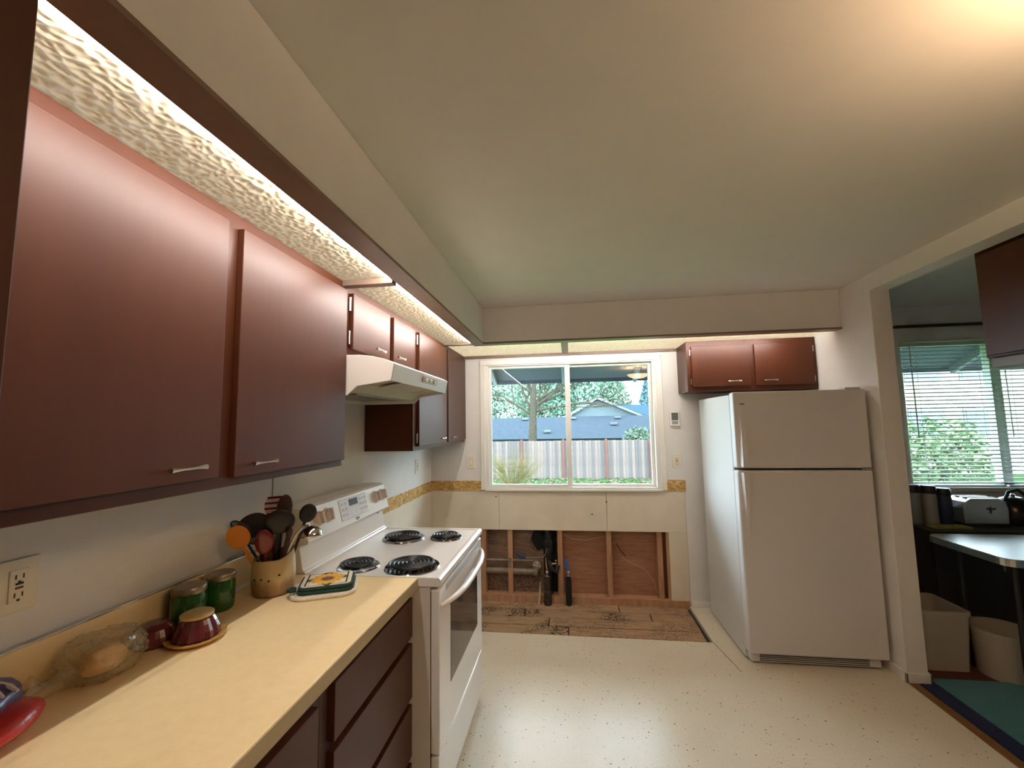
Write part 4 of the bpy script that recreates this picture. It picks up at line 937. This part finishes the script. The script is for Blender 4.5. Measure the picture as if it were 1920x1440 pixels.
# neighbouring house behind fence
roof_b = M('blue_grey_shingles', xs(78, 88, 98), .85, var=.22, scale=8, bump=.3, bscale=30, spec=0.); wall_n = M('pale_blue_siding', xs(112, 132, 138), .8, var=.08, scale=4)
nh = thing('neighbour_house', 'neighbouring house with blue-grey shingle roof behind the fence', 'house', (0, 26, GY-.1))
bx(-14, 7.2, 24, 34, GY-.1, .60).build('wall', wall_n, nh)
B().add([(-15, 23.2, .55), (7.0, 23.2, .55), (9.6, 27.5, 2.0-.05), (7.2, 27.5, 1.98), (-15, 27.5, 1.98)], [(0, 1, 3, 4), (1, 2, 3)]).build('roof', roof_b, nh)
B().add([(-15, 34.5, .5), (9, 34.5, .5), (7.2, 27.5, 1.98), (-15, 27.5, 1.98)], [(3, 2, 1, 0)]).build('roof', roof_b, nh)
B().add([(7.0, 23.2, .55), (9.9, 24.5, .75), (9.6, 29, 1.0), (7.2, 27.5, 1.98)], [(0, 1, 2, 3)]).build('roof', roof_b, nh)
g = B().prism([(.5, 1.5), (3.30, 3.15), (7.4, 1.5)], 'y', 28.0, 34); g.build('gable_wall', wall_n, nh)
fbm = M('bargeboard_white', xs(150, 160, 156), .7)
for (a, c) in (((.1, 1.35), (3.30, 3.22)), ((7.5, 1.4), (3.30, 3.22))):
    dx, dz = c[0]-a[0], c[1]-a[1]; L = math.hypot(dx, dz); nx, nz = -dz/L, dx/L
    if nz < 0: nx, nz = -nx, -nz
    B().prism([a, c, (c[0]+nx*.16, c[1]+nz*.16), (a[0]+nx*.16, a[1]+nz*.16)], 'y', 27.7, 28.0).build('bargeboard', fbm, nh)
B().add([(3.3, 27.7, 3.38), (7.9, 27.7, 1.45), (11.5, 36, 1.55), (8.6, 36, 3.0), (3.3, 36, 3.38)], [(0, 1, 2, 3, 4)]).build('roof', M('pale_blue_roof', xs(70, 92, 106), .8, var=.1, scale=6, spec=0.), nh)
bx(8.6, 12.5, 33, 34, 2.0, 2.2).build('porch_roof', fbm, nh)
for k in range(6): bx(8.8+.55*k, 8.9+.55*k, 33.2, 33.3, 1.0, 2.0).build('porch_post', fbm, nh)
vm_ = M('vent_cap_grey', xs(100, 112, 114), .6)
for (x, y) in ((-5.3, 26.9), (-1.9, 26.9), (1.5, 26.9), (4.6, 26.9), (7.0, 26.6), (-.2, 24.3), (4.2, 25.6)):
    z = .55+(y-23.2)/4.3*1.43; bx(x-.22, x+.22, y-.18, y+.18, z, z+.16).build('roof_vent', vm_, nh, bevel=.03)
# trees
bark = M('grey_bark', xs(96, 90, 78), .9, spec=0., var=.3, scale=12, bump=.4)
def branch(g, p, d, L, r, depth, rg, spread=.6, kids=3, up=.12):
    pts = [Vector(p)]; rs = [r]; dd = Vector(d).normalized(); n = 4
    for i in range(n):
        dd = (dd+Vector((rg.uniform(-1, 1), rg.uniform(-1, 1), rg.uniform(-.6, .8)+up))*.16).normalized(); pts.append(pts[-1]+dd*L/n); rs.append(r*(1-.14*(i+1)))
    g.tube(pts, rs, 6 if depth > 1 else 4, caps=False)
    if depth <= 0: return
    for k in range(kids):
        i = rg.choice([2, 3, 4]); nd = (dd+Vector((rg.uniform(-1, 1), rg.uniform(-1, 1), rg.uniform(-.5, .9)))*spread).normalized(); branch(g, pts[i], nd, L*rg.uniform(.6, .8), rs[i]*.62, depth-1, rg, spread, kids, up)
def leaves(g, c, rad, n, s_, rg, taper=False):
    for i in range(n):
        while True:
            d = Vector((rg.uniform(-1, 1), rg.uniform(-1, 1), rg.uniform(-1, 1)))
            if d.length < 1: break
        if taper: k = (1-(d.z+1)/2*.92); d.x *= k*1.3; d.y *= k*1.3
        p = Vector((c[0]+d.x*rad[0], c[1]+d.y*rad[1], c[2]+d.z*rad[2])); a = Vector((rg.uniform(-1, 1), rg.uniform(-1, 1), rg.uniform(-1, 1))).normalized(); b_ = a.cross(Vector((rg.uniform(-1, 1), rg.uniform(-1, 1), rg.uniform(-1, 1)))).normalized(); q = s_*rg.uniform(.5, 1.3)
        g.add([p-a*q, p+b_*q*.45, p+a*q, p-b_*q*.45], [(0, 1, 2, 3)])
def tree(name, label, x, y, h, rad, n, s_, mat, seed, taper=True, grp=None, z0=GY-.07, tr=.18):
    rg = random.Random(seed); t = thing(name, label, 'tree', (x, y, z0), grp)
    B().tube([(x, y, z0), (x+.1, y, z0+h*.5), (x, y, z0+h*.95)], [tr, tr*.7, tr*.15], 7).build('trunk', bark, t)
    g = B(); leaves(g, (x, y, z0+h*.55), (rad, rad, h*.45), n, s_, rg, taper); g.build('foliage', mat, t); return t
# big bare tree in the middle of the view
t = thing('bare_tree', 'leafless grey-barked tree with spreading branches beyond the fence', 'tree', (-.75, 19.0, GY-.1)); rg = random.Random(5); g = B()
B().tube([(-.75, 19, GY-.1), (-.70, 19, 1.0), (-.62, 19, 3.0), (-.55, 19, 4.2)], [.27, .22, .15, .09], 10).build('trunk', bark, t, smooth=True)
for (d, L) in (((-.5, .1, 1), 2.4), ((.5, -.2, 1), 2.6), ((.05, .2, 1), 2.6), ((1.1, .1, .7), 2.8), ((-1.1, 0, .6), 2.4), ((1.5, 0, .45), 3.2), ((-.4, .3, 1), 2.0), ((.7, .2, .8), 2.6), ((1.6, .1, .8), 3.4), ((2.0, 0, .5), 3.6), ((-1.3, .1, .9), 2.2)): branch(g, (-.65, 19, 1.9+rg.uniform(0., 1.5)), d, L, .075, 4, rg, .6, 4)
g.build('branches', bark, t)
ever = [M('evergreen_%d' % k, tuple(min(1, q*2.8) for q in c[:3])+(1,), .9, var=.3, scale=2) for k, c in enumerate((xs(104, 128, 108), xs(82, 112, 92), xs(120, 142, 124), xs(76, 108, 116)))]
tl = ['tall evergreen tree left of the bare tree beyond the house', 'pale green evergreen at the left edge of the window view', 'dense evergreen right behind the bare tree trunk', 'broad evergreen above the gable of the neighbouring house', 'leafy evergreen above the middle of the neighbouring roof', 'far evergreen filling the gap left of the bare trunk', 'far evergreen behind the left end of the neighbouring roof']
for k, (x, y, h, rad, n) in enumerate(((-7.5, 37, 12, 3.2, 9000), (-13.5, 42, 11.5, 3.2, 7000), (-2.0, 44.5, 13, 3.4, 9000), (6.0, 46, 10.5, 3.0, 6000), (1.6, 38.5, 12.2, 3.0, 8000), (-4.8, 54, 13.5, 3.6, 8000), (-11.5, 51, 13, 3.4, 7000))):
    tree('evergreen_tree', tl[k], x, y, h, rad, n, .21, ever[k % 3], 20+k, k in (1, 3), 'evergreens behind the neighbouring house', tr=.3)
fl_lab = ['distant blue-green conifer left in the gap of sky', 'distant tallest blue-green conifer in the gap of sky', 'distant blue-green conifer right in the gap of sky', 'dark conifer at the right edge of the kitchen window view', 'distant conifer beyond the dining window houses']
for k, (x, y, h, rad) in enumerate(((12.4, 60, 9.0, 1.6), (15.2, 66, 10.4, 1.7), (16.4, 59, 9.0, 1.6), (18.8, 54, 10.0, 1.9), (24.0, 60, 10, 2.2))):
    tree('distant_conifer', fl_lab[k], x, y, h, rad, 2200, .34, ever[3], 40+k, True, 'distant conifers', tr=.2)
# bare shrub in front of the fence
t = thing('bare_shrub', 'bare fan-shaped shrub before the fence left in the window', 'shrub', (-1.08, 13.2, GY-.1)); rg = random.Random(9); g = B()
for k in range(70):
    a = rg.uniform(-1.15, 1.15); bdir = Vector((math.sin(a), rg.uniform(-.5, .5), math.cos(a)*.95+.15)); branch(g, (-1.08+rg.uniform(-.06, .06), 13.2+rg.uniform(-.06, .06), GY-.1), bdir, rg.uniform(.8, 1.25), .016, 1, rg, .3, 3, .05)
g.build('stems', M('olive_twigs', xs(140, 130, 84), .9, spec=0., var=.2), t)
t = thing('green_shrub', 'light green leafy shrub showing above the fence at right', 'shrub', (4.6, 18.0, GY-.1)); rg = random.Random(13); g = B()
leaves(g, (4.6, 18.0, .35), (.85, .6, .95), 1500, .10, rg); g.build('foliage', M('light_green_leaves', xs(100, 126, 94), .8, var=.3, scale=6), t)
B().tube([(4.6, 18, GY-.1), (4.6, 18, .5)], .05, 6).build('stem', bark, t)
# view through the dining blinds
cream = M('cream_siding', xs(196, 184, 170), .8, var=.05, scale=3)
t = thing('cream_house', 'cream two-storey house with blue-grey windows beyond the dining blinds', 'house', (14, 20, GY-.1))
bx(8.6, 30, 17.6, 22.4, GY-.1, 6.5).build('wall', cream, t)
wg = M('blue_grey_pane', xs(96, 120, 142), .2); 
for (x, z, w, h) in ((10.3, .55, .8, 1.25), (12.0, .75, .8, .9), (13.6, .85, .7, .8), (12.0, 3.2, 1.3, 1.2), (14.0, 3.2, 1.3, 1.2), (16.4, 3.2, 1.3, 1.2), (16.4, .8, 1.3, 1.0), (18.6, .8, 1.3, 1.0), (18.6, 3.2, 1.3, 1.2)):
    wf = bx(x-.08, x+w+.08, 17.54, 17.6, z-.08, z+h+.08).build('window', fbm, t); bx(x, x+w, 17.52, 17.545, z, z+h).build('pane', wg, wf)
B().prism([(9.4, 1.95), (13.8, 2.6), (14.2, 2.45), (10.2, 1.78)], 'y', 16.2, 17.6).build('porch_roof', M('porch_shingle', xs(140, 150, 146), .8, var=.1), t)
B().prism([(11.2, 1.4), (12.2, 1.4), (12.4, 2.1), (10.9, 1.9)], 'y', 16.6, 17.5).build('porch_gable', M('tan_siding', xs(190, 160, 120), .8), t)
B().add([(8, 17.2, 6.4), (31, 17.2, 6.4), (31, 21, 8.4), (8, 21, 8.4)], [(0, 1, 2, 3)]).build('roof', roof_b, t)
gl_ = ['pale green bush low behind the dining blinds at left', 'yellow-green bush in the middle of the dining blinds', 'bright green bush at the right of the dining blinds', 'low dark green hedge along the bottom of the dining blinds']
for k, (x, y, z, rx, rz, n, c) in enumerate(((6.9, 8.2, .05, 1.0, .95, 2600, xs(112, 134, 112)), (9.4, 10.2, .35, .95, 1.05, 2600, xs(120, 142, 76)), (9.9, 7.6, .35, 1.1, 1.2, 2800, xs(96, 132, 66)), (8.2, 5.6, -.40, 2.6, .5, 3600, xs(84, 112, 86)))):
    t = thing('garden_bush', gl_[k], 'bush', (x, y, GY-.1), 'bushes beyond the dining window'); rg = random.Random(70+k); g = B(); leaves(g, (x, y, z), (rx, .8, rz), n, .075, rg); g.build('foliage', M('bush_leaf_%d' % k, c, .8, var=.35, scale=5), t)
    B().tube([(x, y, GY-.1), (x, y, z)], .05, 6).build('stem', bark, t)
